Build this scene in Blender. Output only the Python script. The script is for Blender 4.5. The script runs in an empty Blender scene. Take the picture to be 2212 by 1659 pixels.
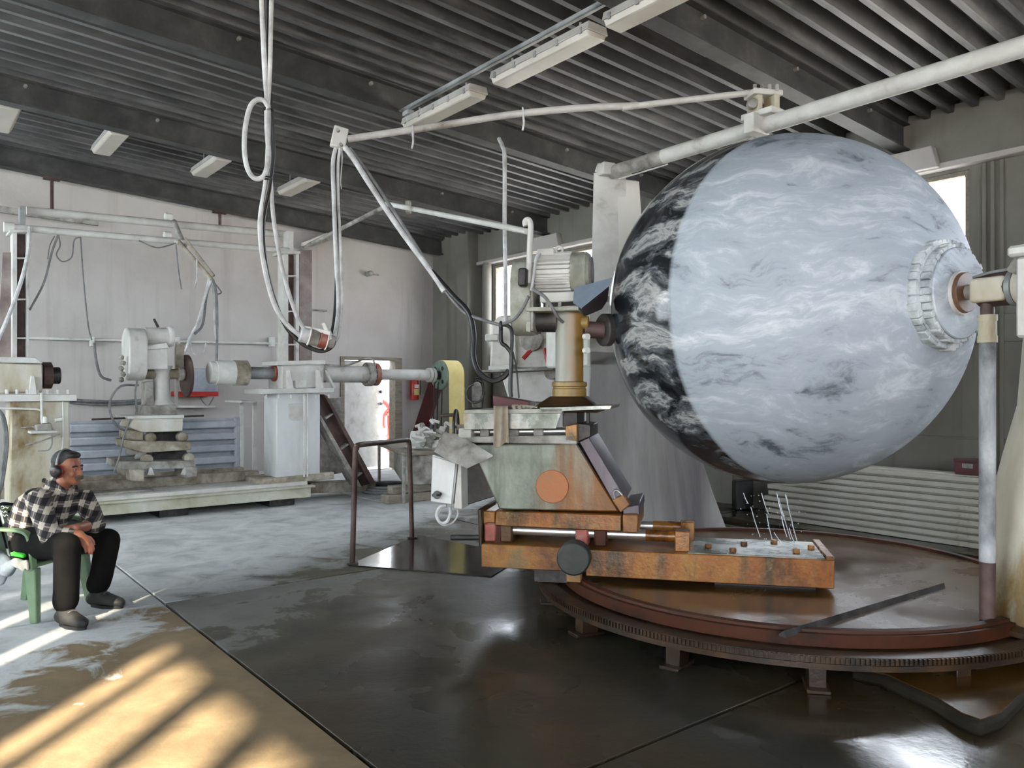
import bpy, bmesh, math, random
from mathutils import Vector, Matrix, Euler
random.seed(7)
R = math.radians
SC = bpy.context.scene
COL = SC.collection
PI = math.pi

# ------------------------------------------------------------------ camera
F, CX, CY, EYE = 1700.0, 1106.0, 838.0, 1.6
cd = bpy.data.cameras.new('camera'); cam = bpy.data.objects.new('camera', cd); COL.objects.link(cam)
cam.location = (0, 0, EYE); cam.rotation_euler = (R(90), 0, 0)
cd.sensor_width = 36; cd.lens = F / 2212 * 36; cd.shift_y = (CY - 829.5) / 2212; cd.clip_end = 300
SC.camera = cam

# ------------------------------------------------------------------ light: overcast-bright sky and a low warm sun
SKY = 9.0
SUN = 33.0
w = bpy.data.worlds.new('sky'); SC.world = w; w.use_nodes = True
bg = w.node_tree.nodes['Background']; bg.inputs[0].default_value = (0.845, 0.91, 1.0, 1); bg.inputs[1].default_value = SKY
sd = bpy.data.lights.new('sun_offscreen', 'SUN'); sd.energy = SUN; sd.angle = R(1.15); sd.color = (1.0, 0.88, 0.68)
sun = bpy.data.objects.new('sun_offscreen', sd); COL.objects.link(sun)
EL = R(26.5)
sun.rotation_euler = Vector((0.09 * math.cos(EL), 0.995 * math.cos(EL), -math.sin(EL))).to_track_quat('-Z', 'Y').to_euler()
vs = SC.view_settings
vs.view_transform = 'Standard'; vs.look = 'None'; vs.gamma = 1; vs.use_curve_mapping = False; vs.exposure = 0.75
SC.cycles.use_denoising = True
SC.cycles.max_bounces = 8; SC.cycles.diffuse_bounces = 5; SC.cycles.glossy_bounces = 4
SC.cycles.caustics_reflective = False; SC.cycles.caustics_refractive = False
SC.cycles.sample_clamp_indirect = 8

# ------------------------------------------------------------------ places
def P(px, py, t):
    return Vector(((px - CX) / F * t, t, EYE - (py - CY) / F * t))
def Gd(px, py, z=0.0):
    return P(px, py, F * (EYE - z) / (py - CY))
class Fr:
    """a ground frame: origin and heading; px() meets a line of sight with a plane of the frame"""
    def __init__(s, ox, oy, ang):
        s.o = Vector((ox, oy, 0)); s.a = ang; s.m = Matrix.Rotation(ang, 3, 'Z'); s.i = s.m.inverted()
    def l(s, v): return s.i @ (Vector(v) - s.o)
    def w(s, v): return s.m @ Vector(v) + s.o
    def px(s, px, py, x=None, y=None, z=None):
        o = s.l((0, 0, EYE)); d = s.i @ Vector(((px - CX) / F, 1, -(py - CY) / F))
        k = (x - o.x) / d.x if x is not None else (y - o.y) / d.y if y is not None else (z - o.z) / d.z
        return o + d * k
FW = Fr(0, 0, 0)
FB = Fr(0, 0, R(38.33))           # the building: X runs along the back wall, Y along the window wall
XB, YA, XL, YF = 9.1, 13.7, -4.0, -6.0
def zbeam(x): return 4.84 - 0.0635 * x
DECK = 0.30
FG = Fr(2.09, 5.1, R(-12.7))      # the grinding machine's bed
TC = Vector((2.0, 5.85, 0))       # centre of the turntable and of the stone ball
AX = Vector((0.5, -0.866, 0)).normalized()
FS = Fr(TC.x, TC.y, math.atan2(AX.y, AX.x))   # X along the ball's axle, towards its near support

# ------------------------------------------------------------------ mesh building
def lin(c):
    return tuple(((x / 255) / 12.92 if x / 255 <= .04045 else ((x / 255 + .055) / 1.055) ** 2.4) for x in c[:3]) + (1,)
def smooth_path(pts, n=6):
    pts = [Vector(p) for p in pts]
    if len(pts) < 3: return pts
    out = []
    for i in range(len(pts) - 1):
        p0 = pts[i - 1] if i else pts[0] * 2 - pts[1]
        p1, p2 = pts[i], pts[i + 1]
        p3 = pts[i + 2] if i + 2 < len(pts) else pts[-1] * 2 - pts[-2]
        for k in range(n):
            u = k / n
            out.append(.5 * ((2 * p1) + (p2 - p0) * u + (2 * p0 - 5 * p1 + 4 * p2 - p3) * u * u + (3 * p1 - p0 - 3 * p2 + p3) * u ** 3))
    return out + [pts[-1]]
class MB:
    def __init__(s): s.v = []; s.f = []
    def add(s, vs, fs):
        b = len(s.v); s.v += [tuple(v) for v in vs]; s.f += [tuple(i + b for i in f) for f in fs]; return s
    def box(s, a, b, m=None):
        x0, y0, z0 = a; x1, y1, z1 = b
        vs = [Vector(p) for p in ((x0, y0, z0), (x1, y0, z0), (x1, y1, z0), (x0, y1, z0), (x0, y0, z1), (x1, y0, z1), (x1, y1, z1), (x0, y1, z1))]
        if m is not None: vs = [m @ v for v in vs]
        return s.add(vs, [(3, 2, 1, 0), (4, 5, 6, 7), (0, 1, 5, 4), (1, 2, 6, 5), (2, 3, 7, 6), (3, 0, 4, 7)])
    def cbox(s, c, d, rot=(0, 0, 0)):
        m = Matrix.Translation(Vector(c)) @ Euler(rot).to_matrix().to_4x4()
        h = Vector(d) / 2
        return s.box(-h, h, m)
    def hexa(s, lo, hi):      # two quads
        n = len(lo)
        return s.add(list(lo) + list(hi), [tuple(reversed(range(n))), tuple(range(n, 2 * n))] + [(i, (i + 1) % n, n + (i + 1) % n, n + i) for i in range(n)])
    def prism(s, pts, d):     # planar polygon swept by d
        pts = [Vector(p) for p in pts]; d = Vector(d)
        nrm = Vector((0, 0, 0))
        for i in range(len(pts)): nrm += pts[i].cross(pts[(i + 1) % len(pts)])
        if nrm.dot(d) < 0: pts = pts[::-1]
        return s.hexa(pts, [p + d for p in pts])
    def ring(s, c, ax, u, r, n, ph=0, ry=None):
        ry = r if ry is None else ry; w_ = ax.cross(u)
        return [c + u * (r * math.cos(2 * PI * k / n + ph)) + w_ * (ry * math.sin(2 * PI * k / n + ph)) for k in range(n)]
    def loft(s, rings, cap=True, close=False):
        n = len(rings[0]); b = len(s.v)
        for r in rings: s.v += [tuple(p) for p in r]
        m = len(rings)
        for i in range(m if close else m - 1):
            j = (i + 1) % m
            for k in range(n):
                s.f.append((b + i * n + k, b + i * n + (k + 1) % n, b + j * n + (k + 1) % n, b + j * n + k))
        if cap and not close:
            s.f.append(tuple(b + k for k in reversed(range(n)))); s.f.append(tuple(b + (m - 1) * n + k for k in range(n)))
        return s
    def cyl(s, p0, p1, r0, r1=None, n=20, prof=None):
        p0 = Vector(p0); p1 = Vector(p1); r1 = r0 if r1 is None else r1
        ax = (p1 - p0); L = ax.length; ax.normalize()
        u = ax.orthogonal().normalized()
        if prof is None: prof = [(0, r0), (L, r1)]
        return s.loft([s.ring(p0 + ax * a, ax, u, max(r, 1e-4), n) for a, r in prof])
    def tube(s, pts, r, n=8, sm=6, cap=True, close=False):
        pts = smooth_path(pts, sm) if sm else [Vector(p) for p in pts]
        rs = r if callable(r) else (lambda q: r)
        rings = []; u = None; m = len(pts)
        for i, p in enumerate(pts):
            a = pts[(i - 1) % m] if close else pts[max(i - 1, 0)]
            b = pts[(i + 1) % m] if close else pts[min(i + 1, m - 1)]
            ax = (b - a)
            ax = ax.normalized() if ax.length > 1e-9 else Vector((0, 0, 1))
            u = ax.orthogonal().normalized() if u is None else (u - ax * u.dot(ax)).normalized()
            rings.append(s.ring(p, ax, u, rs(i / max(m - 1, 1)), n))
        return s.loft(rings, cap, close)
    def lathe(s, prof, n=32, c=(0, 0, 0)):
        c = Vector(c)
        return s.loft([s.ring(c + Vector((0, 0, z)), Vector((0, 0, 1)), Vector((1, 0, 0)), max(r, 1e-4), n) for r, z in prof], close=min(prof[0][0], prof[-1][0]) > .15)
    def ball(s, c, r, n=16, m=10, sc=(1, 1, 1), rot=None):
        c = Vector(c); rings = []
        mt = Euler(rot).to_matrix() if rot else Matrix.Identity(3)
        for i in range(m + 1):
            a = -PI / 2 + PI * i / m; rr = max(math.cos(a), 1e-3)
            rings.append([c + mt @ Vector((r * sc[0] * rr * math.cos(2 * PI * k / n), r * sc[1] * rr * math.sin(2 * PI * k / n), r * sc[2] * math.sin(a))) for k in range(n)])
        return s.loft(rings)
    def torus(s, c, ax, r, q, n=24, m=8, a0=0, a1=2 * PI):
        ax = Vector(ax).normalized(); u = ax.orthogonal().normalized(); w_ = ax.cross(u); c = Vector(c)
        full = abs(a1 - a0 - 2 * PI) < 1e-6
        pts = [c + (u * math.cos(a) + w_ * math.sin(a)) * r for a in [a0 + (a1 - a0) * k / n for k in range(n if full else n + 1)]]
        return s.tube(pts, q, m, 0, True, full)
    def mesh(s, name, smooth=35):
        me = bpy.data.meshes.new(name); me.from_pydata(s.v, [], s.f)
        bm = bmesh.new(); bm.from_mesh(me); bmesh.ops.recalc_face_normals(bm, faces=bm.faces); bm.to_mesh(me); bm.free()
        if smooth:
            me.polygons.foreach_set('use_smooth', [True] * len(me.polygons)); me.set_sharp_from_angle(angle=R(smooth))
        me.update(); return me
    def obj(s, name, mat, parent=None, bev=0, smooth=35, seg=1):
        o = bpy.data.objects.new(name, s.mesh(name, smooth)); COL.objects.link(o)
        if mat is not None: o.data.materials.append(mat)
        if bev:
            b = o.modifiers.new('edge', 'BEVEL'); b.width = bev; b.segments = seg; b.limit_method = 'ANGLE'; b.angle_limit = R(40)
        if parent is not None:
            o.parent = parent
            if 'base' in BASES.get(parent.name, {}): o.location = -BASES[parent.name]['base']
        return o
BASES = {}
def tag(o, label, cat, group=None, kind=None):
    o['label'] = label; o['category'] = cat
    if group: o['group'] = group
    if kind: o['kind'] = kind
    return o
def thing(name, label, cat, fr=None, base=(0, 0, 0), group=None):
    """an Empty at the thing's base; parts are modelled in the frame's coordinates"""
    o = bpy.data.objects.new(name, None); COL.objects.link(o); o.empty_display_size = .1
    fr = fr or FW; base = Vector(base)
    o.location = fr.w(base); o.rotation_euler = (0, 0, fr.a)
    BASES[o.name] = {'base': base}
    return tag(o, label, cat, group)
def place(o, fr):            # a top-level mesh modelled in a frame's coordinates: origin moved to its base
    me = o.data; n = len(me.vertices); c = Vector((0, 0, 0)); zmin = 1e9
    for v in me.vertices: c += v.co; zmin = min(zmin, v.co.z)
    c /= n; c.z = zmin
    me.transform(Matrix.Translation(-c))
    o.location = fr.w(c); o.rotation_euler = (0, 0, fr.a)
    return o
def struct(name, mb, m, fr=FB, parent=None, bev=0, smooth=30):
    o = mb.obj(name, m, None, bev, smooth)
    if parent is not None:
        o.parent = parent
    else:
        o.rotation_euler = (0, 0, fr.a); o.location = fr.o
        o['kind'] = 'structure'
    return o
def single(name, mb, m, label, cat, fr=FW, group=None, bev=0, smooth=35):
    o = mb.obj(name, m, None, bev, smooth); place(o, fr); return tag(o, label, cat, group)
def slab(mb, fr, pts, y0, y1):      # outline seen on the plane y0 of a frame, given real depth to y1
    q = [fr.px(a, b, y=y0) for a, b in pts]
    return mb.prism(q, (0, y1 - y0, 0))

# ------------------------------------------------------------------ materials
def nodes(name):
    m = bpy.data.materials.new(name); m.use_nodes = True
    nt = m.node_tree; b = nt.nodes['Principled BSDF']
    return m, nt, b
def N(nt, t, **k):
    n = nt.nodes.new(t)
    for a, v in k.items(): setattr(n, a, v)
    return n
def ramp(nt, fac, stops, interp='LINEAR'):
    r = N(nt, 'ShaderNodeValToRGB'); r.color_ramp.interpolation = interp
    e = r.color_ramp.elements
    while len(e) < len(stops): e.new(.5)
    for i, (p, c) in enumerate(stops): e[i].position = p; e[i].color = c if len(c) == 4 else tuple(c) + (1,)
    nt.links.new(fac, r.inputs[0]); return r.outputs[0]
def coords(nt, stretch=(1, 1, 1), gen='Object', rot=(0, 0, 0)):
    tc = N(nt, 'ShaderNodeTexCoord'); mp = N(nt, 'ShaderNodeMapping')
    mp.inputs['Scale'].default_value = stretch; mp.inputs['Rotation'].default_value = rot
    nt.links.new(tc.outputs[gen], mp.inputs[0]); return mp.outputs[0]
def noise(nt, vec, s, d=6, rg=.6, dist=0.0):
    n = N(nt, 'ShaderNodeTexNoise'); n.inputs['Scale'].default_value = s; n.inputs['Detail'].default_value = d
    n.inputs['Roughness'].default_value = rg; n.inputs['Distortion'].default_value = dist
    nt.links.new(vec, n.inputs['Vector']); return n.outputs['Fac']
def math_(nt, op, a, b=None, c=None, clamp=False):
    n = N(nt, 'ShaderNodeMath', operation=op, use_clamp=clamp)
    for i, x in enumerate((a, b, c)):
        if x is None: continue
        if isinstance(x, (int, float)): n.inputs[i].default_value = x
        else: nt.links.new(x, n.inputs[i])
    return n.outputs[0]
def mix(nt, f, a, b):
    n = N(nt, 'ShaderNodeMix', data_type='RGBA')
    for i, x in ((0, f), (6, a), (7, b)):
        if isinstance(x, (int, float)): n.inputs[i].default_value = x
        elif isinstance(x, tuple): n.inputs[i].default_value = x
        else: nt.links.new(x, n.inputs[i])
    return n.outputs[2]
def bump(nt, b, h, st=.3, dist=.02):
    n = N(nt, 'ShaderNodeBump'); n.inputs['Strength'].default_value = st; n.inputs['Distance'].default_value = dist
    nt.links.new(h, n.inputs['Height']); nt.links.new(n.outputs[0], b.inputs['Normal'])
MATS = {}
def mat(name, cols, s=3, rough=.6, metal=0, bmp=.15, bs=30, stretch=(1, 1, 1), pos=None, rvar=.15, spec=None):
    """cols: two to four sRGB colours blended by a noise of scale s, with fine relief"""
    m, nt, b = nodes(name)
    v = coords(nt, stretch)
    n1 = noise(nt, v, s, 7, .62, .3)
    k = len(cols)
    if k == 1: b.inputs['Base Color'].default_value = lin(cols[0])
    else:
        pos = pos or [.32 + .36 * i / (k - 1) for i in range(k)]
        nt.links.new(ramp(nt, n1, [(p, lin(c)) for p, c in zip(pos, cols)]), b.inputs['Base Color'])
    n2 = noise(nt, v, bs, 5, .6)
    b.inputs['Metallic'].default_value = metal
    nt.links.new(math_(nt, 'MULTIPLY_ADD', n1, rvar * 2, rough - rvar, True), b.inputs['Roughness'])
    if spec is not None: b.inputs['Specular IOR Level'].default_value = spec
    if bmp: bump(nt, b, n2, bmp, .01)
    MATS[name] = m; return m
mat('white_paint', [(138, 132, 120), (186, 184, 178), (205, 204, 200)], 4, .7, pos=[.25, .42, .7])
mat('dusty_white', [(150, 145, 136), (196, 194, 188), (215, 214, 210)], 5, .85, pos=[.2, .4, .7])
mat('stained_white', [(120, 96, 60), (176, 168, 146), (204, 202, 194)], 1.6, .65, stretch=(1, 1, .5), pos=[.3, .42, .6])
mat('pedestal_white', [(150, 148, 142), (188, 190, 190), (204, 206, 206)], 1.5, .6, stretch=(1, 1, .4), pos=[.3, .45, .6])
mat('dust_grey', [(96, 92, 86), (140, 136, 130), (172, 170, 164)], 6, .9)
mat('dust_brown', [(100, 90, 74), (146, 138, 122), (184, 178, 166)], 5, .9)
mat('dark_steel', [(28, 28, 30), (52, 50, 50), (84, 80, 78)], 5, .5, .3)
mat('beam_paint', [(40, 41, 42), (58, 58, 58), (80, 79, 77)], 3, .7)
mat('flange_dust', [(120, 118, 114), (150, 148, 144)], 3, .85)
mat('brown_steel', [(46, 34, 32), (74, 56, 52), (104, 84, 78)], 3, .6, .2)
mat('rust', [(54, 30, 14), (108, 66, 26), (134, 92, 42), (104, 88, 60)], 3.5, .45, .1, bmp=.35)
mat('rust_wet', [(54, 30, 12), (118, 72, 24), (142, 96, 38), (70, 64, 30)], 3, .28, .1, bmp=.3)
mat('rust_dark', [(24, 18, 12), (48, 34, 20), (76, 52, 28)], 4, .4, .2, bmp=.3)
mat('rust_red', [(32, 16, 6), (64, 30, 11), (50, 24, 8)], 3, .6, 0, spec=.25)
mat('ochre_paint', [(98, 70, 28), (132, 100, 46), (140, 116, 66), (120, 92, 44)], 1.6, .4, stretch=(1, 1, .35))
mat('chrome_rod', [(190, 190, 190), (216, 216, 214)], 3, .32, .9, bmp=.02, rvar=.06)
mat('wet_metal', [(66, 70, 60), (106, 112, 106), (150, 152, 148), (120, 98, 52)], 3, .28, .6, bmp=.1)
mat('galvanised', [(110, 111, 112), (142, 143, 144), (170, 171, 172)], 3, .5, .35)
mat('blue_panel', [(132, 138, 146), (156, 162, 170), (176, 180, 186)], 2, .55, .1)
mat('blue_sheet', [(60, 72, 84), (92, 106, 120)], 3, .5, .3)
mat('cable_white', [(150, 148, 146), (206, 206, 206)], 8, .6, bmp=.05)
mat('cable_grey', [(80, 80, 80), (128, 128, 128)], 8, .6, bmp=.05)
mat('cable_black', [(14, 14, 15), (30, 30, 32)], 8, .45, bmp=.05)
mat('black_plastic', [(14, 14, 15), (26, 26, 28)], 6, .4, bmp=.05)
mat('rubber_dark', [(22, 28, 26), (48, 52, 48)], 5, .55)
mat('red_paint', [(120, 22, 18), (186, 40, 30)], 5, .4)
mat('red_fade', [(96, 44, 36), (140, 72, 60), (140, 118, 110)], 5, .55)
mat('dark_red', [(52, 22, 26), (96, 40, 42)], 4, .5)
mat('orange_plate', [(128, 76, 42), (156, 94, 52), (136, 98, 60)], 5, .5)
mat('purple_steel', [(44, 38, 44), (76, 68, 78), (98, 92, 100)], 2, .4, .3, stretch=(1, 1, .3))
mat('mint_paint', [(104, 128, 116), (140, 160, 148)], 6, .6)
mat('fixture_white', [(146, 143, 138), (174, 171, 166)], 3, .6, bmp=.03)
mat('fixture_lens', [(166, 161, 151), (188, 183, 173)], 2, .35, bmp=.02)
mat('mottled_post', [(90, 92, 94), (146, 148, 150), (188, 190, 190)], 5, .7, stretch=(1, 1, .5))
mat('shaft_brown', [(78, 56, 44), (116, 84, 64)], 5, .5)
mat('wood_grey', [(112, 104, 92), (150, 142, 128)], 3, .8, stretch=(1, 6, 6))
mat('cloth_beige', [(120, 108, 94), (158, 146, 130)], 8, .95)
mat('olive_paint', [(110, 110, 98), (146, 146, 134), (176, 176, 166)], 5, .65)
# ------------------------------------------------------------------ the setting's own materials
def wall_mat(name, base, stain, dirt):
    m, nt, b = nodes(name)
    v = coords(nt)
    big = noise(nt, v, .55, 5, .6, .4)
    drip = noise(nt, coords(nt, (2.2, 2.2, .12)), 1.6, 5, .6)
    fine = noise(nt, v, 22, 5, .6)
    c = ramp(nt, big, [(.3, lin(stain)), (.55, lin(base)), (.8, lin([min(255, x + 10) for x in base]))])
    c = mix(nt, ramp(nt, drip, [(.56, (0, 0, 0)), (.72, (.65, .65, .65))]), c, lin(dirt))
    nt.links.new(c, b.inputs['Base Color']); b.inputs['Roughness'].default_value = .9
    bump(nt, b, fine, .25, .01)
    MATS[name] = m; return m
wall_mat('plaster', (184, 179, 175), (168, 161, 156), (158, 151, 146))
wall_mat('concrete', (122, 120, 112), (102, 99, 91), (88, 82, 73))
def roof_mat():
    m, nt, b = nodes('roof_deck')
    v = coords(nt)
    a = noise(nt, v, .5, 5, .6, .5)
    d = noise(nt, coords(nt, (.35, 3.0, 1)), 2.2, 6, .65, .4)
    c = ramp(nt, a, [(.35, lin((66, 67, 68))), (.6, lin((100, 99, 99)))])
    # streaks of stone dust and lime
    c = mix(nt, ramp(nt, d, [(.48, (0, 0, 0)), (.68, (.7, .7, .7))]), c, lin((140, 138, 138)))
    nt.links.new(c, b.inputs['Base Color']); b.inputs['Roughness'].default_value = .55; b.inputs['Metallic'].default_value = .25
    MATS['roof_deck'] = m
roof_mat()
def floor_mat():
    """worn concrete: pale and dry by the lathe and the chair, brown and soaked around the grinding machine"""
    m, nt, b = nodes('wet_concrete')
    tc = N(nt, 'ShaderNodeTexCoord'); sep = N(nt, 'ShaderNodeSeparateXYZ')
    geo = N(nt, 'ShaderNodeNewGeometry')
    nt.links.new(geo.outputs['Position'], sep.inputs[0])
    x, y = sep.outputs[0], sep.outputs[1]
    mp = N(nt, 'ShaderNodeMapping'); mp.inputs['Scale'].default_value = (1, 1, 1); nt.links.new(geo.outputs['Position'], mp.inputs[0])
    v = mp.outputs[0]
    big = noise(nt, v, .8, 6, .62, .6)
    mid = noise(nt, v, 2.6, 7, .65, .5)
    fine = noise(nt, v, 28, 6, .65)
    # the slabs by the grinding machine are soaked; the slab in front of the chair is brown and damp with dry flakes
    XBn = math_(nt, 'ADD', math_(nt, 'MULTIPLY', x, .7845), math_(nt, 'MULTIPLY', y, .6202))
    YBn = math_(nt, 'ADD', math_(nt, 'MULTIPLY', x, -.6202), math_(nt, 'MULTIPLY', y, .7845))
    front = math_(nt, 'LESS_THAN', YBn, 6.2); right = math_(nt, 'GREATER_THAN', XBn, 1.6)
    s1 = math_(nt, 'SUBTRACT', math_(nt, 'ADD', x, 2.3), math_(nt, 'MULTIPLY', math_(nt, 'SUBTRACT', y, 6.0), .42))
    s1 = math_(nt, 'MULTIPLY_ADD', math_(nt, 'SUBTRACT', mid, .5), 3.2, s1)
    soak = math_(nt, 'MULTIPLY_ADD', s1, 1.1, .35, True)
    fr_ = math_(nt, 'MULTIPLY', front, right)
    s2 = math_(nt, 'SUBTRACT', math_(nt, 'ADD', x, 1.35), math_(nt, 'MULTIPLY', math_(nt, 'SUBTRACT', y, 6.0), .42))
    back_ = math_(nt, 'SUBTRACT', 1.0, front)
    s2 = math_(nt, 'ADD', s2, math_(nt, 'MULTIPLY', back_, 1.3))
    s2 = math_(nt, 'MULTIPLY_ADD', math_(nt, 'SUBTRACT', mid, .5), 3.2, s2)
    wet = math_(nt, 'ADD', math_(nt, 'MULTIPLY', fr_, .36), math_(nt, 'MULTIPLY', math_(nt, 'ADD', fr_, back_), math_(nt, 'MULTIPLY_ADD', s2, .5, .12, True)), None, True)
    dl = math_(nt, 'MULTIPLY_ADD', math_(nt, 'SUBTRACT', mid, .47), 9.0, math_(nt, 'MULTIPLY_ADD', math_(nt, 'SUBTRACT', 5.2, y), .5, math_(nt, 'MULTIPLY', math_(nt, 'ADD', x, 2.35), 2.4)))
    damp = math_(nt, 'MULTIPLY', math_(nt, 'ADD', dl, .55, None, True), math_(nt, 'MULTIPLY', front, math_(nt, 'SUBTRACT', 1.0, right)))
    dry = ramp(nt, mid, [(.3, lin((150, 152, 152))), (.5, lin((184, 186, 186))), (.7, lin((206, 208, 207)))])
    wetc = ramp(nt, big, [(.3, lin((26, 26, 24))), (.45, lin((42, 40, 33))), (.58, lin((52, 46, 33))), (.68, lin((46, 36, 21))), (.8, lin((48, 50, 50)))])
    dampc = ramp(nt, mid, [(.3, lin((92, 78, 58))), (.7, lin((126, 108, 82)))])
    c = mix(nt, damp, dry, dampc)
    olive = ramp(nt, big, [(.35, lin((62, 61, 53))), (.6, lin((80, 74, 60)))])
    c = mix(nt, math_(nt, 'MULTIPLY', wet, 2.2, None, True), c, olive)
    c = mix(nt, math_(nt, 'MULTIPLY_ADD', wet, 2.0, -1.0, True), c, wetc)
    nt.links.new(c, b.inputs['Base Color'])
    near = math_(nt, 'MULTIPLY_ADD', math_(nt, 'ADD', x, 1.6), 1.1, math_(nt, 'MULTIPLY', math_(nt, 'SUBTRACT', y, 4.2), .12), True)
    nt.links.new(math_(nt, 'MULTIPLY_ADD', wet, -.2, .5), b.inputs['Specular IOR Level'])
    pud = math_(nt, 'MULTIPLY', math_(nt, 'MULTIPLY', wet, near), ramp(nt, noise(nt, v, .9, 4, .55, .3), [(.40, (0, 0, 0)), (.66, (1, 1, 1))]))
    r = math_(nt, 'MULTIPLY_ADD', wet, -.40, .82)
    r = math_(nt, 'MULTIPLY_ADD', pud, -.32, r)
    r = math_(nt, 'MULTIPLY_ADD', damp, -.15, r, True)
    nt.links.new(r, b.inputs['Roughness'])
    h = math_(nt, 'MULTIPLY', fine, math_(nt, 'MULTIPLY_ADD', pud, -.93, 1.0))
    h = math_(nt, 'ADD', h, math_(nt, 'MULTIPLY', noise(nt, coords(nt, (1, 1, 1)), 9, 3, .5), .35))
    bump(nt, b, h, .16, .012)
    MATS['wet_concrete'] = m
floor_mat()
mat('dark_joint', [(28, 26, 24), (44, 42, 38)], 5, .8)
mat('yard', [(196, 190, 180), (216, 212, 204)], 2, .9)

# ------------------------------------------------------------------ floor: cast slabs with open joints, a drain channel along the window wall
fl = struct('floor', MB().box((XL - .3, YF - .3, -.22), (XB + .3, YA + .2, -.13)), MATS['dark_joint'])
xs = [XL, -2.2, 1.6, 5.4, 7.72]; ys = [YF, -5.2, -1.4, 2.4, 6.2, 10.0, YA]
g = .011
for i in range(len(xs) - 1):
    for j in range(len(ys) - 1):
        struct('floor_slab', MB().box((xs[i] + g, ys[j] + g, -.14), (xs[i + 1] - g, ys[j + 1] - g, 0)), MATS['wet_concrete'], parent=fl, bev=.003)
for j in range(len(ys) - 1):
    struct('floor_slab', MB().box((8.12, ys[j] + g, -.14), (XB, ys[j + 1] - g, 0)), MATS['wet_concrete'], parent=fl, bev=.003)
struct('ground', MB().box((-60, -60, -.3), (70, 70, -.21)), MATS['yard'])
struct('trim_yard', MB().box((3, YA + .3, -.22), (12, YA + 6, -.02)), MATS['yard'])

# ------------------------------------------------------------------ walls
T = .22
dx0 = FB.px(737, 900, y=YA).x; dx1 = FB.px(858, 900, y=YA).x; DH = 2.16
top = lambda x: zbeam(x) + DECK + .21
m = MB()
def wprism(mb, x0, x1, z0, y0=YA, y1=YA + T):
    mb.prism([(x0, y0, z0), (x1, y0, z0), (x1, y0, top(x1)), (x0, y0, top(x0))], (0, y1 - y0, 0))
wprism(m, XL - .3, dx0, -.14); wprism(m, dx1, XB + .3, -.14); wprism(m, dx0, dx1, DH)
struct('wall_back', m, MATS['plaster'])
# window wall: panels around two openings, concrete lintel proud of them
WZ0, WZ1 = 2.40, 3.95
w1 = (8.7, FB.px(1066, 600, x=XB).y); w2 = (FB.px(2094, 450, x=XB).y, 6.7); w3 = (-3.6, 2.0)
m = MB()
TW = .16
def wb(y0, y1, z0, z1): m.box((XB, y0, z0), (XB + TW, y1, z1))
wb(YF, YA, -.14, WZ0); wb(YF, w3[0], WZ0, WZ1); wb(w3[1], w2[0], WZ0, WZ1); wb(w2[1], w1[0], WZ0, WZ1); wb(w1[1], YA, WZ0, WZ1); wb(YF, YA, WZ1, 4.9)
wr = struct('wall_right', m, MATS['concrete'])
struct('lintel_beam', MB().box((XB - .10, YF, 4.05), (XB + .01, YA - .01, zbeam(XB) + DECK + .10)), MATS['concrete'], parent=wr, bev=.01)
struct('lintel_ledge', MB().box((XB - .14, YF, 3.985), (XB + .01, YA - .01, 4.05)), MATS['plaster'], parent=wr, bev=.008)
struct('column', MB().box((8.75, 12.45, -.02), (XB + .01, YA + .01, 4.75)), MATS['concrete'], parent=wr, bev=.02)
struct('downpipe', MB().cyl((9.0, 12.15, 0), (9.0, 12.15, 4.0), .085), MATS['concrete'], parent=wr)
for yb in (10.4, 4.25):
    struct('corbel', MB().prism([(XB - .09, yb + .30, 4.0), (XB - .09, yb - .42, 4.0), (XB - .09, yb - .36, 4.24), (XB - .09, yb + .24, 4.24)], (-.12, 0, 0)), MATS['plaster'], parent=wr, bev=.008)
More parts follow.
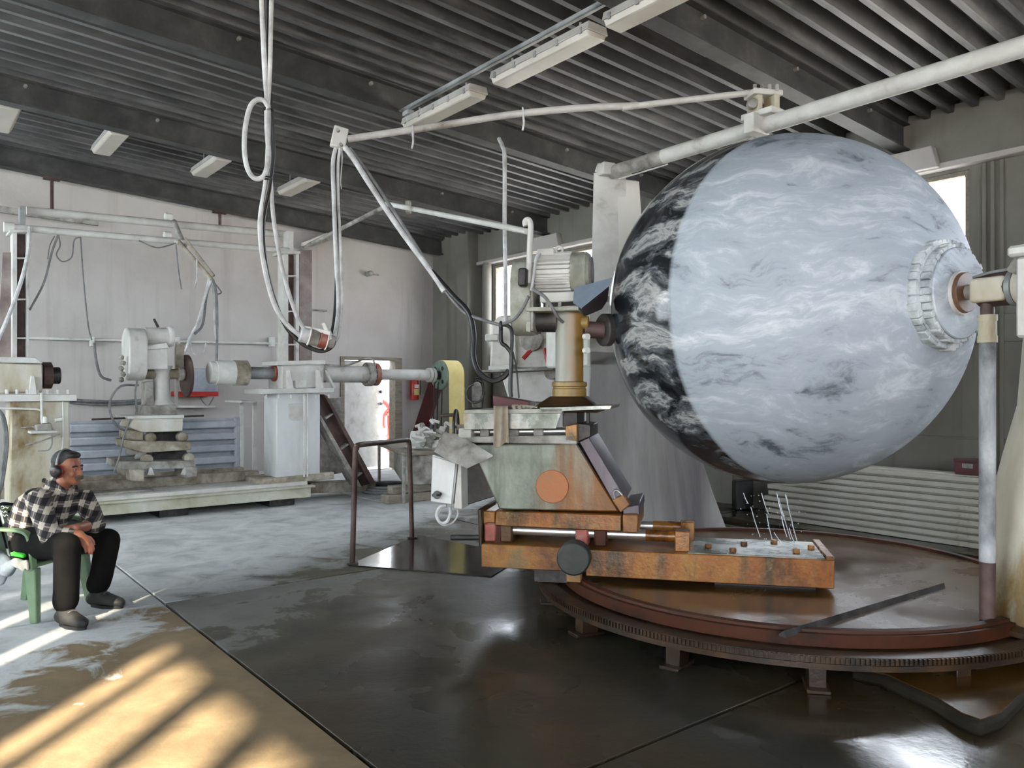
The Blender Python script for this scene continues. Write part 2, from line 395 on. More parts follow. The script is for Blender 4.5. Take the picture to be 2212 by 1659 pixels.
# wall panels: wide precast boards with raised joint strips
for px in (2128, 2146, 2166):
    y = FB.px(px, 600, x=XB).y
    struct('joint_strip', MB().box((XB - .035, y - .02, .0), (XB + .01, y + .02, 3.98)), MATS['concrete'], parent=wr, bev=.004)
for y0, y1 in ((-2.5, 3.3), (3.35, 6.55), (6.6, 9.4), (9.45, 12.05)):
    for z0, z1 in ((.0, 1.05), (1.07, 2.06), (2.08, 2.37)):
        struct('wall_panel', MB().box((XB - .02, y0, z0), (XB + .01, y1, z1)), MATS['concrete'], parent=wr, bev=.004)
for k, (y0, y1) in enumerate((w1, w2, w3)):
    f = MB(); e = .05; x0, x1 = XB + .02, XB + .10
    f.box((x0, y0, WZ0), (x1, y1, WZ0 + e)).box((x0, y0, WZ1 - e), (x1, y1, WZ1)).box((x0, y0, WZ0 + e), (x1, y0 + e, WZ1 - e)).box((x0, y1 - e, WZ0 + e), (x1, y1, WZ1 - e))
    wi = struct('window_%d' % (k + 1) + ('_offscreen' if k == 2 else ''), f, MATS['wood_grey'])
    n = 3
    for q in range(1, n):
        yy = y0 + (y1 - y0) * q / n
        if k == 0: struct('mullion', MB().box((x0, yy - .025, WZ0 + e), (x1, yy + .025, WZ1 - e)), MATS['wood_grey'], parent=wi)
    gm, nt, b = nodes('pane'); tr = N(nt, 'ShaderNodeBsdfTransparent'); gl = N(nt, 'ShaderNodeBsdfGlossy'); gl.inputs['Roughness'].default_value = .02
    mx = N(nt, 'ShaderNodeMixShader'); mx.inputs[0].default_value = .06
    nt.links.new(tr.outputs[0], mx.inputs[1]); nt.links.new(gl.outputs[0], mx.inputs[2]); nt.links.new(mx.outputs[0], nt.nodes['Material Output'].inputs[0])
    for q in range(n if k == 0 else 1):
        nn = n if k == 0 else 1
        ya = y0 + (y1 - y0) * q / nn + .027; yb = y0 + (y1 - y0) * (q + 1) / nn - .027
        struct('pane', MB().box((x0 + .03, ya, WZ0 + e - .005), (x0 + .036, yb, WZ1 - e + .005)), gm, parent=wi)
# left wall with tall open bays (outside the frame): daylight and the low sun come in between its posts
m = MB()
O1 = (-5.2, -.46, 4.0); O2 = (.05, 3.0, 4.35)
def wl(y0, y1, z0, z1): m.box((XL - T, y0, z0), (XL, y1, z1))
zt = top(XL)
wl(YF - .2, O1[0], -.14, zt); wl(O1[1], O2[0], -.14, zt); wl(O2[1], 3.9, -.14, zt); wl(3.9, 13.2, -.14, 1.3); wl(3.9, 13.2, 4.45, zt); wl(13.2, YA + T, -.14, zt); wl(O1[0], O1[1], O1[2], zt); wl(O2[0], O2[1], O2[2], zt)
wlf = struct('wall_left', m, MATS['plaster'])
for y, wd in ((-.80, .10), (-1.42, .17), (-2.10, .19), (-2.75, .24), (-3.3, .3)):
    struct('bay_post', MB().box((XL - .12, y - wd / 2, -.14), (XL - .05, y + wd / 2, O1[2] + .01)), MATS['dark_steel'], parent=wlf)
for y, wd in ((.30, .58), (1.02, .62), (1.75, .62), (2.55, .82)):  # wide unseen posts added to cut the sun into thin streaks
    struct('bay_post', MB().box((XL - .12, y - wd / 2, -.14), (XL - .05, y + wd / 2, O2[2] + .01)), MATS['dark_steel'], parent=wlf)
gm2, nt, b = nodes('frosted_pane'); tl = N(nt, 'ShaderNodeBsdfTranslucent'); tl.inputs[0].default_value = (.60, .65, .70, 1); nt.links.new(tl.outputs[0], nt.nodes['Material Output'].inputs[0])
fw = struct('window_4_offscreen', MB().box((XL - .14, 3.9, 1.3), (XL - .06, 13.2, 1.36)).box((XL - .14, 3.9, 4.39), (XL - .06, 13.2, 4.45)), MATS['dark_steel'])  # unseen glazed strip added to brighten the lathe and the back wall
for q in range(6):
    ya = 3.9 + 9.3 * q / 6
    struct('pane', MB().box((XL - .11, ya + .03, 1.35), (XL - .10, ya + 9.3 / 6 - .03, 4.40)), gm2, parent=fw)
    struct('mullion', MB().box((XL - .14, ya - .035, 1.3), (XL - .06, ya + .035, 4.45)), MATS['dark_steel'], parent=fw)
# front wall behind the camera: an unseen opening, set high to light the ball's top
m = MB()
m.box((XL - .2, YF - T, -.14), (-2.4, YF, top(XL) - .1)); m.box((3.6, YF - T, -.14), (XB + .2, YF, top(XB)))
m.box((-2.4, YF - T, -.14), (3.6, YF, 2.4)); m.prism([(-2.4, YF, 4.5), (3.6, YF, 4.5), (3.6, YF, top(3.6)), (-2.4, YF, top(-2.4))], (0, -T, 0))
struct('wall_front', m, MATS['plaster'])

# ------------------------------------------------------------------ roof: ribbed steel deck in sheets on sloping beams
LE = XB - XL + .5
sl = math.atan(-.0635)
def deck_profile(y0, n, pitch):
    pts = []
    for i in range(n):
        y = y0 + i * pitch
        pts += [(y, 0), (y + .062, 0), (y + .080, .19), (y + pitch - .018, .19)]
    pts.append((y0 + n * pitch, 0)); return pts
ce = struct('ceiling', MB().prism([(XL - .3, YF - .3, zbeam(XL - .3) + DECK + .20), (XB + .3, YF - .3, zbeam(XB + .3) + DECK + .20), (XB + .3, YF - .3, zbeam(XB + .3) + DECK + .27), (XL - .3, YF - .3, zbeam(XL - .3) + DECK + .27)], (0, YA - YF + .6, 0)), MATS['beam_paint'])
pitch = .245
lap = [XL - .2, -.6, 3.05, 6.1, XB + .12]
yy = YF - .1
while yy < YA - .05:
    n = min(4, max(1, int((YA + .05 - yy) / pitch)))
    pr = deck_profile(yy, n, pitch)
    for a in range(len(lap) - 1):
        xa, xb_ = lap[a] - .05, lap[a + 1]
        dz = .004 * (a % 2)
        za, zb = zbeam(xa) + DECK + dz, zbeam(xb_) + DECK + dz
        mb = MB()
        vs = [(xa, y, za + z) for y, z in pr] + [(xb_, y, zb + z) for y, z in pr]
        k = len(pr)
        mb.add(vs, [(i, i + 1, k + i + 1, k + i) for i in range(k - 1)])
        struct('roof_sheet', mb, MATS['roof_deck'], parent=ce, smooth=0)
    yy += n * pitch
for yb in (13.38, 10.4, 7.5, 4.25, 1.1, -2.0, -5.0):
    x0, x1 = XL, XB - .02
    def bar(mb, ya, yc, za, zc):
        mb.hexa([(x0, ya, zbeam(x0) + za), (x0, yc, zbeam(x0) + za), (x0, yc, zbeam(x0) + zc), (x0, ya, zbeam(x0) + zc)],
                [(x1, ya, zbeam(x1) + za), (x1, yc, zbeam(x1) + za), (x1, yc, zbeam(x1) + zc), (x1, ya, zbeam(x1) + zc)]); return mb
    ro = struct('roof_beam', bar(MB(), yb - .012, yb + .012, .015, DECK - .012), MATS['beam_paint'], parent=ce)
    f1 = bar(MB(), yb - .085, yb + .085, 0, .016).obj('flange', MATS['beam_paint']); f1.parent = ro
    f2 = bar(MB(), yb - .085, yb + .085, DECK - .014, DECK - .001).obj('flange', MATS['beam_paint']); f2.parent = ro
    if 2 < yb < 13:
        for x in (1.2, 2.6, 4.0, 5.4, 6.8, 8.2):
            bo = MB().cyl((x, yb - .05, zbeam(x) + DECK * .8), (x, yb - .01, zbeam(x) + DECK * .8), .02, n=8).obj('bolt', MATS['flange_dust']); bo.parent = ro

# door in the back wall: frame, leaf swung outwards
dm = MB(); e = .06
dm.box((dx0 - .02, YA - .03, 0), (dx0 + e, YA + T, DH)).box((dx1 - e, YA - .03, 0), (dx1 + .10, YA + T, DH + .0)).box((dx0 - .02, YA - .03, DH - .02), (dx1 + .10, YA + T, DH + .04))
do = struct('door_1', dm, MATS['wood_grey'], bev=.005)
lw = 1.2
lm = Matrix.Translation((dx0 + e, YA + .12, 0)) @ Matrix.Rotation(R(19), 4, 'Z')
lf = struct('door_leaf', MB().box((0, -.025, .02), (lw - e, .025, DH - .03), lm), MATS['dusty_white'], parent=do, bev=.004)
hd = MB().cyl(lm @ Vector((lw - .14, -.03, 1.28)), lm @ Vector((lw - .14, -.08, 1.28)), .025, n=10).cyl(lm @ Vector((lw - .13, -.075, 1.28)), lm @ Vector((lw - .25, -.075, 1.28)), .012, n=8).obj('door_handle', MATS['dark_steel']); hd.parent = lf
lk = MB().cyl(lm @ Vector((lw - .13, -.03, 1.52)), lm @ Vector((lw - .13, -.06, 1.52)), .03, n=12).obj('lock', MATS['dark_steel']); lk.parent = lf
# ------------------------------------------------------------------ the stone ball on its axle
def marble():
    """grey veined marble; the side away from the near support is already polished dark and glossy"""
    m, nt, b = nodes('marble')
    tc = N(nt, 'ShaderNodeTexCoord'); sep = N(nt, 'ShaderNodeSeparateXYZ'); nt.links.new(tc.outputs['Object'], sep.inputs[0])
    v0 = tc.outputs['Object']
    # swirl the coordinates, then lay long flat bands
    wn = N(nt, 'ShaderNodeTexNoise'); wn.inputs['Scale'].default_value = 1.1; wn.inputs['Detail'].default_value = 3
    nt.links.new(v0, wn.inputs['Vector'])
    vm = N(nt, 'ShaderNodeVectorMath', operation='MULTIPLY_ADD'); vm.inputs[1].default_value = (.42, .42, .42)
    nt.links.new(wn.outputs['Color'], vm.inputs[0]); nt.links.new(v0, vm.inputs[2])
    wn2 = N(nt, 'ShaderNodeTexNoise'); wn2.inputs['Scale'].default_value = 4.5; wn2.inputs['Detail'].default_value = 4
    nt.links.new(v0, wn2.inputs['Vector'])
    vm2 = N(nt, 'ShaderNodeVectorMath', operation='MULTIPLY_ADD'); vm2.inputs[1].default_value = (.12, .12, .12)
    nt.links.new(wn2.outputs['Color'], vm2.inputs[0]); nt.links.new(vm.outputs[0], vm2.inputs[2])
    mp = N(nt, 'ShaderNodeMapping'); mp.inputs['Scale'].default_value = (.5, .5, 1.9); nt.links.new(vm2.outputs[0], mp.inputs[0])
    band = noise(nt, mp.outputs[0], 1.7, 10, .66, .8)
    mpf = N(nt, 'ShaderNodeMapping'); mpf.inputs['Scale'].default_value = (.8, .8, 2.6); nt.links.new(vm2.outputs[0], mpf.inputs[0])
    finer = noise(nt, mpf.outputs[0], 3.6, 9, .68, .6)
    grain = noise(nt, v0, 60, 4, .6)
    mixb = math_(nt, 'MULTIPLY_ADD', finer, .45, math_(nt, 'MULTIPLY', band, .55))
    rough = ramp(nt, mixb, [(.365, lin((76, 83, 90))), (.41, lin((124, 132, 140))), (.45, lin((150, 158, 166))), (.52, lin((158, 166, 174))), (.575, lin((180, 186, 192))), (.63, lin((198, 202, 206))), (.70, lin((164, 171, 178)))])
    # broad uneven pale and dark zones in the polished part
    pol = ramp(nt, mixb, [(.38, lin((12, 14, 16))), (.465, lin((34, 38, 42))), (.515, lin((84, 88, 92))), (.56, lin((166, 166, 164))), (.605, lin((110, 112, 114))), (.67, lin((44, 48, 52)))])
    edge = math_(nt, 'MULTIPLY_ADD', math_(nt, 'SUBTRACT', grain, .5), .02, sep.outputs[0])
    edge = math_(nt, 'MULTIPLY_ADD', math_(nt, 'SUBTRACT', .19, edge), 26.0, .5, True)
    c = mix(nt, edge, rough, pol)
    nt.links.new(c, b.inputs['Base Color'])
    nt.links.new(math_(nt, 'MULTIPLY_ADD', edge, -.50, .62), b.inputs['Roughness'])
    MATS['marble'] = m
marble()
mat('marble_rough', [(130, 136, 140), (184, 190, 192), (206, 208, 208)], 9, .8, bmp=.5, bs=25)
BR, BZ = 1.268, 2.165
ball = MB().ball((0, 0, 0), BR, 96, 64).obj('stone_ball', MATS['marble'], smooth=60)
# the ball's own coordinates: X is the axle
ball.location = (TC.x, TC.y, BZ); ball.rotation_euler = (0, 0, FS.a)
tag(ball, 'huge grey veined marble ball with a dark polished crescent, held on an axle', 'stone ball')
def ball_part(mb, name, m, bev=0, smooth=35):
    o = mb.obj(name, m, None, bev, smooth); o.parent = ball; return o
X = Vector((1, 0, 0))
def disc(x0, x1, r0, r1=None, n=48): return MB().cyl((x0, 0, 0), (x1, 0, 0), r0, r1, n)
c1 = ball_part(disc(1.16, 1.275, .315), 'collar', MATS['marble_rough'])
c2 = ball_part(disc(1.27, 1.345, .275), 'end_boss', MATS['marble'], .006)
for tier, (r, xa, xb, n) in enumerate(((.322, 1.195, 1.278, 44), (.283, 1.272, 1.332, 40))):
    for k in range(n):
        a = 2 * PI * (k + random.uniform(-.12, .12)) / n
        d = random.uniform(.010, .024); wdt = 2 * PI * r / n * random.uniform(.42, .50)
        mt = Matrix.Rotation(a, 4, 'X')
        ball_part(MB().box((xa + random.uniform(-.006, .006), -wdt, r - .03), (xb + random.uniform(-.008, .004), wdt, r + d), mt), 'stone_block', MATS['marble_rough'], .004)
ball_part(disc(1.34, 1.362, .135, .13), 'washer', MATS['dusty_white'])

# ------------------------------------------------------------------ turntable
def wet_top():
    m, nt, b = nodes('turntable_top')
    v = coords(nt)
    n1 = noise(nt, v, 1.4, 6, .6, .4); n2 = noise(nt, v, 14, 5, .6)
    nt.links.new(ramp(nt, n1, [(.3, lin((38, 27, 12))), (.5, lin((70, 47, 18))), (.68, lin((80, 62, 34))), (.8, lin((92, 88, 80)))]), b.inputs['Base Color'])
    nt.links.new(math_(nt, 'MULTIPLY_ADD', n1, .5, -.02, True), b.inputs['Roughness'])
    bump(nt, b, n2, .08, .01); MATS['turntable_top'] = m
wet_top()
FT = Fr(TC.x, TC.y, 0)
tt = thing('turntable', 'round rusty steel turntable under the marble ball, standing on short legs', 'turntable', FT)
MB().lathe([(.01, .19), (1.60, .19), (1.60, .262), (.01, .262)], 96).obj('deck', MATS['turntable_top'], tt)
MB().lathe([(1.54, .20), (1.632, .20), (1.632, .268), (1.60, .268), (1.596, .283), (1.545, .283)], 96).obj('rim', MATS['rust_red'], tt)
MB().lathe([(1.60, .135), (1.80, .135), (1.80, .165), (1.74, .19), (1.60, .19)], 96).obj('ledge', MATS['rust_dark'], tt)
tg = MB()
NT = 460
for k in range(NT):
    a = 2 * PI * k / NT
    mt = Matrix.Rotation(a, 4, 'Z')
    tg.box((1.79, -.006, .172), (1.812, .006, .203), mt)
tg.lathe([(1.70, .168), (1.80, .168), (1.80, .206), (1.70, .206)], 128)
o = tg.obj('gear_ring', MATS['rust_dark'], tt, smooth=0)
for k in range(14):
    a = R(200 + k * 360 / 14) + .10
    mt = Matrix.Rotation(a, 4, 'Z')
    MB().box((1.62, -.045, .015), (1.74, .045, .15), mt).obj('leg', MATS['rust_dark'], tt, .004)
    MB().box((1.58, -.06, 0), (1.79, .06, .02), mt).obj('foot_plate', MATS['rust_dark'], tt, .004)
# angle rail lying across the deck
a_, b_ = Gd(1690, 1368, .28), Gd(2035, 1264, .28)
rl = MB(); d_ = (b_ - a_).normalized(); s_ = Vector((-d_.y, d_.x, 0))
rl.prism([a_ - s_ * .022 + Vector((0, 0, -.02)), a_ + s_ * .022 + Vector((0, 0, -.02)), a_ + s_ * .022 + Vector((0, 0, -.008)), a_ - s_ * .012 + Vector((0, 0, .018))], b_ - a_)
for v_ in range(len(rl.v)): rl.v[v_] = (rl.v[v_][0] - TC.x, rl.v[v_][1] - TC.y, rl.v[v_][2])
rl.obj('angle_rail', MATS['dark_steel'], tt)
# lighter plates bolted on the deck
for q in ([(1395, 1326), (1435, 1327), (1400, 1348), (1360, 1340)],):
    pass

def foot_stain():
    m, nt, b = nodes('foot_stain')
    tc = N(nt, 'ShaderNodeTexCoord'); sep = N(nt, 'ShaderNodeSeparateXYZ'); nt.links.new(tc.outputs['Object'], sep.inputs[0])
    n1 = noise(nt, coords(nt, (1, 1, .35)), 4, 7, .65, .3); n2 = noise(nt, coords(nt), 24, 5)
    k = math_(nt, 'MULTIPLY_ADD', math_(nt, 'SUBTRACT', .80, sep.outputs[2]), 3.0, math_(nt, 'MULTIPLY', math_(nt, 'SUBTRACT', n1, .5), 4.0), True)
    nt.links.new(mix(nt, k, ramp(nt, n1, [(.3, lin((170, 162, 140))), (.7, lin((196, 192, 178)))]), ramp(nt, n1, [(.3, lin((74, 56, 26))), (.55, lin((120, 96, 52))), (.75, lin((150, 132, 92)))])), b.inputs['Base Color'])
    b.inputs['Roughness'].default_value = .55; bump(nt, b, n2, .2, .01); return m
# ------------------------------------------------------------------ near support of the axle
ns = thing('axle_support', 'cream painted axle support with clevis and slender post, holding the ball beside the turntable', 'machine', FS, (2.0, 0, 0))
def sx(mb, x0, x1, r0, r1=None, n=32, z=BZ): return mb.cyl((x0, 0, z), (x1, 0, z), r0, r1, n)
sx(MB(), 1.358, 1.385, .122, .118, 40).obj('flange_disc', MATS['shaft_brown'], ns, .004)
sx(MB(), 1.38, 1.50, .045).obj('axle', MATS['dust_grey'], ns)
m = MB().box((1.445, -.10, BZ - .075), (1.64, .10, BZ + .065))
m.obj('clevis', MATS['stained_white'], ns, .02, seg=3)
sx(MB(), 1.47, 1.64, .098).obj('clevis_barrel', MATS['brown_steel'], ns)
sx(MB(), 1.64, 1.672, .105).obj('collar', MATS['galvanised'], ns, .003)
sx(MB(), 1.67, 1.80, .10, .115).obj('quill', MATS['stained_white'], ns, .006)
MB().tube([(1.45, -.06, BZ + .075), (1.55, -.07, BZ + .09), (1.68, -.07, BZ + .10), (1.74, -.06, BZ + .13)], .008).obj('oil_line', MATS['galvanised'], ns)
MB().cbox((1.72, -.08, BZ + .10), (.10, .05, .09), (0, .5, .2)).obj('lug', MATS['dust_grey'], ns, .01)
m = MB().box((1.78, -.25, BZ - .30), (2.30, .30, BZ + .13)).box((1.75, -.28, BZ + .13), (2.33, .33, BZ + .19))
m.obj('gear_housing', MATS['white_paint'], ns, .015)
m = MB()
PC = FS.l(Vector((3.19, 4.62, 0)))
m.loft([m.ring(Vector((PC.x, PC.y, z)), Vector((0, 0, 1)), Vector((1, 0, 0)), r, 24) for z, r in ((.215, .375), (.3, .37), (.6, .355), (.95, .32), (1.2, .265), (1.5, .19), (1.9, .16))])
m.obj('pedestal', foot_stain(), ns)
MB().lathe([(.44, .205), (.44, .235), (.40, .255), (.34, .255)], 24, (PC.x, PC.y, 0)).obj('base_flange', MATS['rust_dark'], ns)
# the near tower carrying the overhead tube stands on the same pedestal, out of frame
MB().hexa([(2.20, -.1, 2.3), (2.36, -.1, 2.3), (2.36, .12, 2.3), (2.20, .12, 2.3)], [(2.26, -.06, 3.95), (2.36, -.06, 3.95), (2.36, .08, 3.95), (2.26, .08, 3.95)]).obj('tower', MATS['white_paint'], ns, .006)
pp = FS.l(P(2133, 1000, 4.53)); pp.z = 0
MB().cyl((pp.x, pp.y, .27), (pp.x, pp.y, .62), .042).obj('post_foot', MATS['brown_steel'], ns)
MB().cyl((pp.x, pp.y, .60), (pp.x, pp.y, 1.87), .043).obj('post', MATS['mottled_post'], ns)
MB().cyl((pp.x, pp.y, 1.86), (pp.x, pp.y, 1.90), .052).cyl((pp.x, pp.y, 1.90), (pp.x, pp.y, 1.985), .048).cyl((pp.x, pp.y, 1.985), (pp.x, pp.y, 2.02), .052).obj('coupling', MATS['stained_white'], ns)
MB().cyl((pp.x, pp.y, 2.0), (pp.x, pp.y, 2.12), .036).obj('post_head', MATS['brown_steel'], ns)

# ------------------------------------------------------------------ far support: wide-footed pedestal, tower and drive
fs = thing('drive_support', 'dusty white drive pedestal with gearbox and tapered tower behind the ball', 'machine', FS, (-2.2, 0, 0))
m = MB()
def sec(z, hx, yl, yr): return [Vector((-2.2 - hx, -yl, z)), Vector((-2.2 + hx, -yl, z)), Vector((-2.2 + hx, yr, z)), Vector((-2.2 - hx, yr, z))]
# the side towards the window wall (local +y) flares out to a broad foot
m.loft([sec(z, hx, yl, yr) for z, hx, yl, yr in ((0, .34, .5, 1.42), (.10, .33, .5, 1.36), (.5, .31, .46, 1.18), (.95, .29, .42, 1.0), (1.35, .27, .38, .80), (1.75, .25, .34, .50), (1.95, .25, .34, .42))])
m.obj('pedestal', mat('streaked_grey', [(92, 86, 90), (140, 136, 134), (172, 170, 166)], 1.3, .6, stretch=(1, 1, .2)), fs, .01)
MB().box((-2.62, -.6, 0), (-1.8, 1.55, .03)).obj('foot_plate', MATS['rust_dark'], fs)
MB().cyl((-1.95, 0, BZ), (-1.27, 0, BZ), .10).obj('axle', MATS['dust_grey'], fs)
MB().box((-2.7, -.36, 1.80), (-1.95, .42, 2.42)).obj('gear_housing', MATS['dusty_white'], fs, .02)
tw = FS.l(P(1308, 480, 7.95))
wv = FS.i @ Vector((1, 0, 0))      # sideways as seen along the shop
def towq(px0, px1, py, t, th):
    a = FS.l(P(px0, py, t)); b = FS.l(P(px1, py, t)); dn = FS.i @ Vector((0.25, th, 0))
    return [a, b, b + dn, a + dn]
mid_front = MB().hexa(towq(1275, 1308, 640, 7.9, .1), towq(1281, 1303, 372, 7.9, .1)); mid_front.obj('tower', MATS['white_paint'], fs, .008)
MB().hexa(towq(1305, 1348, 640, 7.96, .1), towq(1300, 1332, 385, 7.96, .1)).obj('tower_side', MATS['stained_white'], fs, .008)
MB().hexa(towq(1283, 1318, 372, 7.92, .14), towq(1290, 1312, 352, 7.92, .14)).obj('tower_cap', MATS['white_paint'], fs, .006)
def fsx(px, py, t): return FS.l(P(px, py, t))
def quadblock(pts, t, th):
    q = [fsx(a, b, t) for a, b in pts]; return MB().prism(q, FS.i @ Vector((0, th, 0)))
quadblock([(1275, 560), (1348, 560), (1400, 960), (1270, 960)], 8.05, .3).obj('tower_foot', MATS['dust_grey'], fs, .01)
quadblock([(1062, 700), (1078, 682), (1115, 680), (1118, 790), (1058, 796)], 8.3, .5).obj('drive_motor', MATS['dusty_white'], fs, .02)
quadblock([(1048, 722), (1076, 722), (1076, 736), (1048, 736)], 8.2, .2).obj('terminal_box', MATS['dusty_white'], fs, .008)
quadblock([(1055, 790), (1102, 786), (1104, 800), (1055, 802)], 8.2, .5).obj('motor_foot', MATS['dusty_white'], fs, .006)
quadblock([(1112, 700), (1205, 690), (1205, 795), (1112, 797)], 8.35, .55).obj('gearbox', MATS['dusty_white'], fs, .02)
quadblock([(1040, 800), (1195, 793), (1195, 800), (1040, 804)], 8.1, .7).obj('bracket_plate', MATS['dust_grey'], fs, .004)
quadblock([(1082, 806), (1200, 800), (1200, 868), (1100, 868)], 8.25, .5).obj('chute', MATS['white_paint'], fs, .006)
quadblock([(1100, 868), (1330, 868), (1345, 1120), (1120, 1120)], 8.4, .45).obj('cabinet', MATS['dust_grey'], fs, .01)
quadblock([(1268, 690), (1330, 690), (1345, 870), (1262, 870)], 8.1, .25).obj('guard_plate', MATS['dust_grey'], fs, .01)
quadblock([(1262, 742), (1290, 742), (1310, 790), (1262, 796)], 7.95, .03).obj('gusset', MATS['dark_steel'], fs, .004)
for a, b in (((1160, 742), (1130, 775)), ((1176, 752), (1185, 790))):
    MB().cyl(fsx(a[0], a[1], 8.2), fsx(b[0], b[1], 8.2), .022, n=8).obj('lever', MATS['red_paint'], fs)
for c in ((1150, 735, .12), (1190, 748, .09), (1193, 806, .07)):
    p = fsx(c[0], c[1], 8.28); MB().cyl(p, p + FS.i @ Vector((-.02, -.10, 0)), c[2], n=16).obj('bearing_cap', MATS['dust_grey'], fs, .006)
MB().torus(fsx(1026, 850, 8.6), FS.i @ Vector((.3, 1, 0)), .10, .012, 20, 6, .4, 5.2).obj('hose', MATS['cable_black'], fs)
# ------------------------------------------------------------------ grinding machine on its slide bed
def rusty_green(name, c0, c1, c2, green):
    m, nt, b = nodes(name)
    v = coords(nt, (1, 1, .45))
    n1 = noise(nt, v, 3.0, 6, .65, .4); n2 = noise(nt, coords(nt, (3, 3, .6)), 2.2, 6, .6); n3 = noise(nt, coords(nt), 26, 5, .6)
    c = ramp(nt, n1, [(.3, lin(c0)), (.5, lin(c1)), (.68, lin(c2))])
    c = mix(nt, ramp(nt, n2, [(.5, (0, 0, 0)), (.66, (.85, .85, .85))]), c, lin(green))
    n4 = noise(nt, coords(nt), 11, 7, .7, .4)
    c = mix(nt, ramp(nt, n4, [(.52, (0, 0, 0)), (.68, (.32, .32, .32))]), c, lin((150, 124, 78)))
    c = mix(nt, ramp(nt, n4, [(.30, (.7, .7, .7)), (.44, (0, 0, 0))]), c, lin((54, 34, 16)))
    nt.links.new(c, b.inputs['Base Color']); nt.links.new(math_(nt, 'MULTIPLY_ADD', n1, .5, .1), b.inputs['Roughness'])
    b.inputs['Metallic'].default_value = .1
    bump(nt, b, n3, .3, .01); MATS[name] = m
rusty_green('bed_rust', (70, 37, 9), (126, 72, 15), (140, 94, 34), (38, 36, 11))
def housing_mat():
    """grey-green paint washed over with rust towards the ball's side"""
    m, nt, b = nodes('housing_paint')
    tc = N(nt, 'ShaderNodeTexCoord'); sep = N(nt, 'ShaderNodeSeparateXYZ'); nt.links.new(tc.outputs['Object'], sep.inputs[0])
    v = coords(nt, (1, 1, .4)); n1 = noise(nt, v, 3.2, 7, .65, .4); n2 = noise(nt, coords(nt, (4, 4, .5)), 2.0, 6, .6)
    n3 = noise(nt, coords(nt), 30, 5, .6)
    c = ramp(nt, n1, [(.3, lin((80, 88, 76))), (.5, lin((122, 128, 116))), (.7, lin((152, 156, 146)))])
    c = mix(nt, ramp(nt, n2, [(.5, (0, 0, 0)), (.68, (.8, .8, .8))]), c, lin((72, 80, 62)))
    # rust creeps in from the wet end and from the foot
    r = math_(nt, 'MULTIPLY_ADD', sep.outputs[0], 2.6, math_(nt, 'MULTIPLY_ADD', sep.outputs[2], -1.2, 6.25))
    r = math_(nt, 'MULTIPLY_ADD', math_(nt, 'SUBTRACT', n2, .5), 2.6, r)
    c = mix(nt, math_(nt, 'ADD', r, 0, None, True), c, ramp(nt, n1, [(.3, lin((84, 50, 20))), (.55, lin((128, 82, 34))), (.75, lin((126, 100, 58)))]))
    nt.links.new(c, b.inputs['Base Color']); nt.links.new(math_(nt, 'MULTIPLY_ADD', n1, .5, .2), b.inputs['Roughness'])
    bump(nt, b, n3, .25, .01); MATS['housing_paint'] = m
housing_mat()

bedt = thing('slide_bed', 'long orange rusted slide bed with chromed guide rods, lying over the turntable', 'machine bed', FG, (-1.2, .3, .26))
MB().box((-1.62, 0, .295), (0, .6, .482)).obj('bed', MATS['bed_rust'], bedt, .006)
MB().box((-2.37, .01, .318), (-1.60, .59, .484)).obj('bed_extension', MATS['rust'], bedt, .006)
MB().box((-.93, .02, .478), (-.05, .58, .489)).obj('drip_plate', MATS['wet_metal'], bedt, .003)
MB().box((-.05, .0, .478), (0, .6, .505)).obj('end_lip', MATS['rust_wet'], bedt, .004)
for a, b in ((1530, 1181), (1607, 1176), (1583, 1190), (1720, 1192), (1752, 1184), (1672, 1172)):
    q = FG.px(a, b, z=.495); MB().cyl((q.x, q.y, .488), (q.x, q.y, .515), .024, n=8).obj('bolt', MATS['rust'], bedt, .003)
# the pad the bed turns on, and the roller that runs on the ring
MB().box((-.75, .1, .262), (-.1, .5, .297)).obj('pivot_pad', MATS['dark_steel'], bedt)
q = FG.px(1240, 1205, y=-.06)
MB().cyl((q.x, -.11, q.z), (q.x, .02, q.z), .115, n=28).obj('roller', MATS['rubber_dark'], bedt, .012, seg=2)
MB().box((q.x - .05, -.09, .27), (q.x + .05, 0, .36)).obj('roller_fork', MATS['rust'], bedt, .004)
MB().box((-2.0, .1, .215), (-1.7, .5, .32)).obj('outrigger', MATS['dark_steel'], bedt)
RZ = .575
for yr, name in ((.12, 0), (.50, 1)):
    x1 = FG.px(1490, 1170, y=yr).x if yr < .3 else FG.px(1500, 1145, y=yr).x
    MB().cyl((-2.2, yr, RZ), (x1 - .02, yr, RZ), .036, n=24).obj('guide_rod', MATS['chrome_rod'], bedt)
    MB().cyl((x1 - .30, yr, RZ), (x1 - .02, yr, RZ), .039, n=24).obj('rod_sleeve', MATS['rust_wet'], bedt)
    MB().box((x1 - .10, yr - .055, .48), (x1, yr + .055, RZ + .045)).obj('end_block', MATS['rust_wet'], bedt, .006)
    MB().box((-2.30, yr - .05, .48), (-2.22, yr + .05, RZ + .045)).obj('end_block', MATS['rust_red'], bedt, .006)
gm = thing('grinding_machine', 'green and rust stained grinding machine with motor on an ochre pillar, working on the ball', 'grinding machine', FG, (-1.75, .3, .56))
def S(name, pts, y0, y1, m, bev=.006): return slab(MB(), FG, pts, y0, y1).obj(name, MATS[m], gm, bev)
def C(name, p0, p1, r, m, y=None, r1=None, n=24, bev=0):
    return MB().cyl(p0, p1, r, r1, n).obj(name, MATS[m], gm, bev)
gp = lambda a, b, y: FG.px(a, b, y=y)
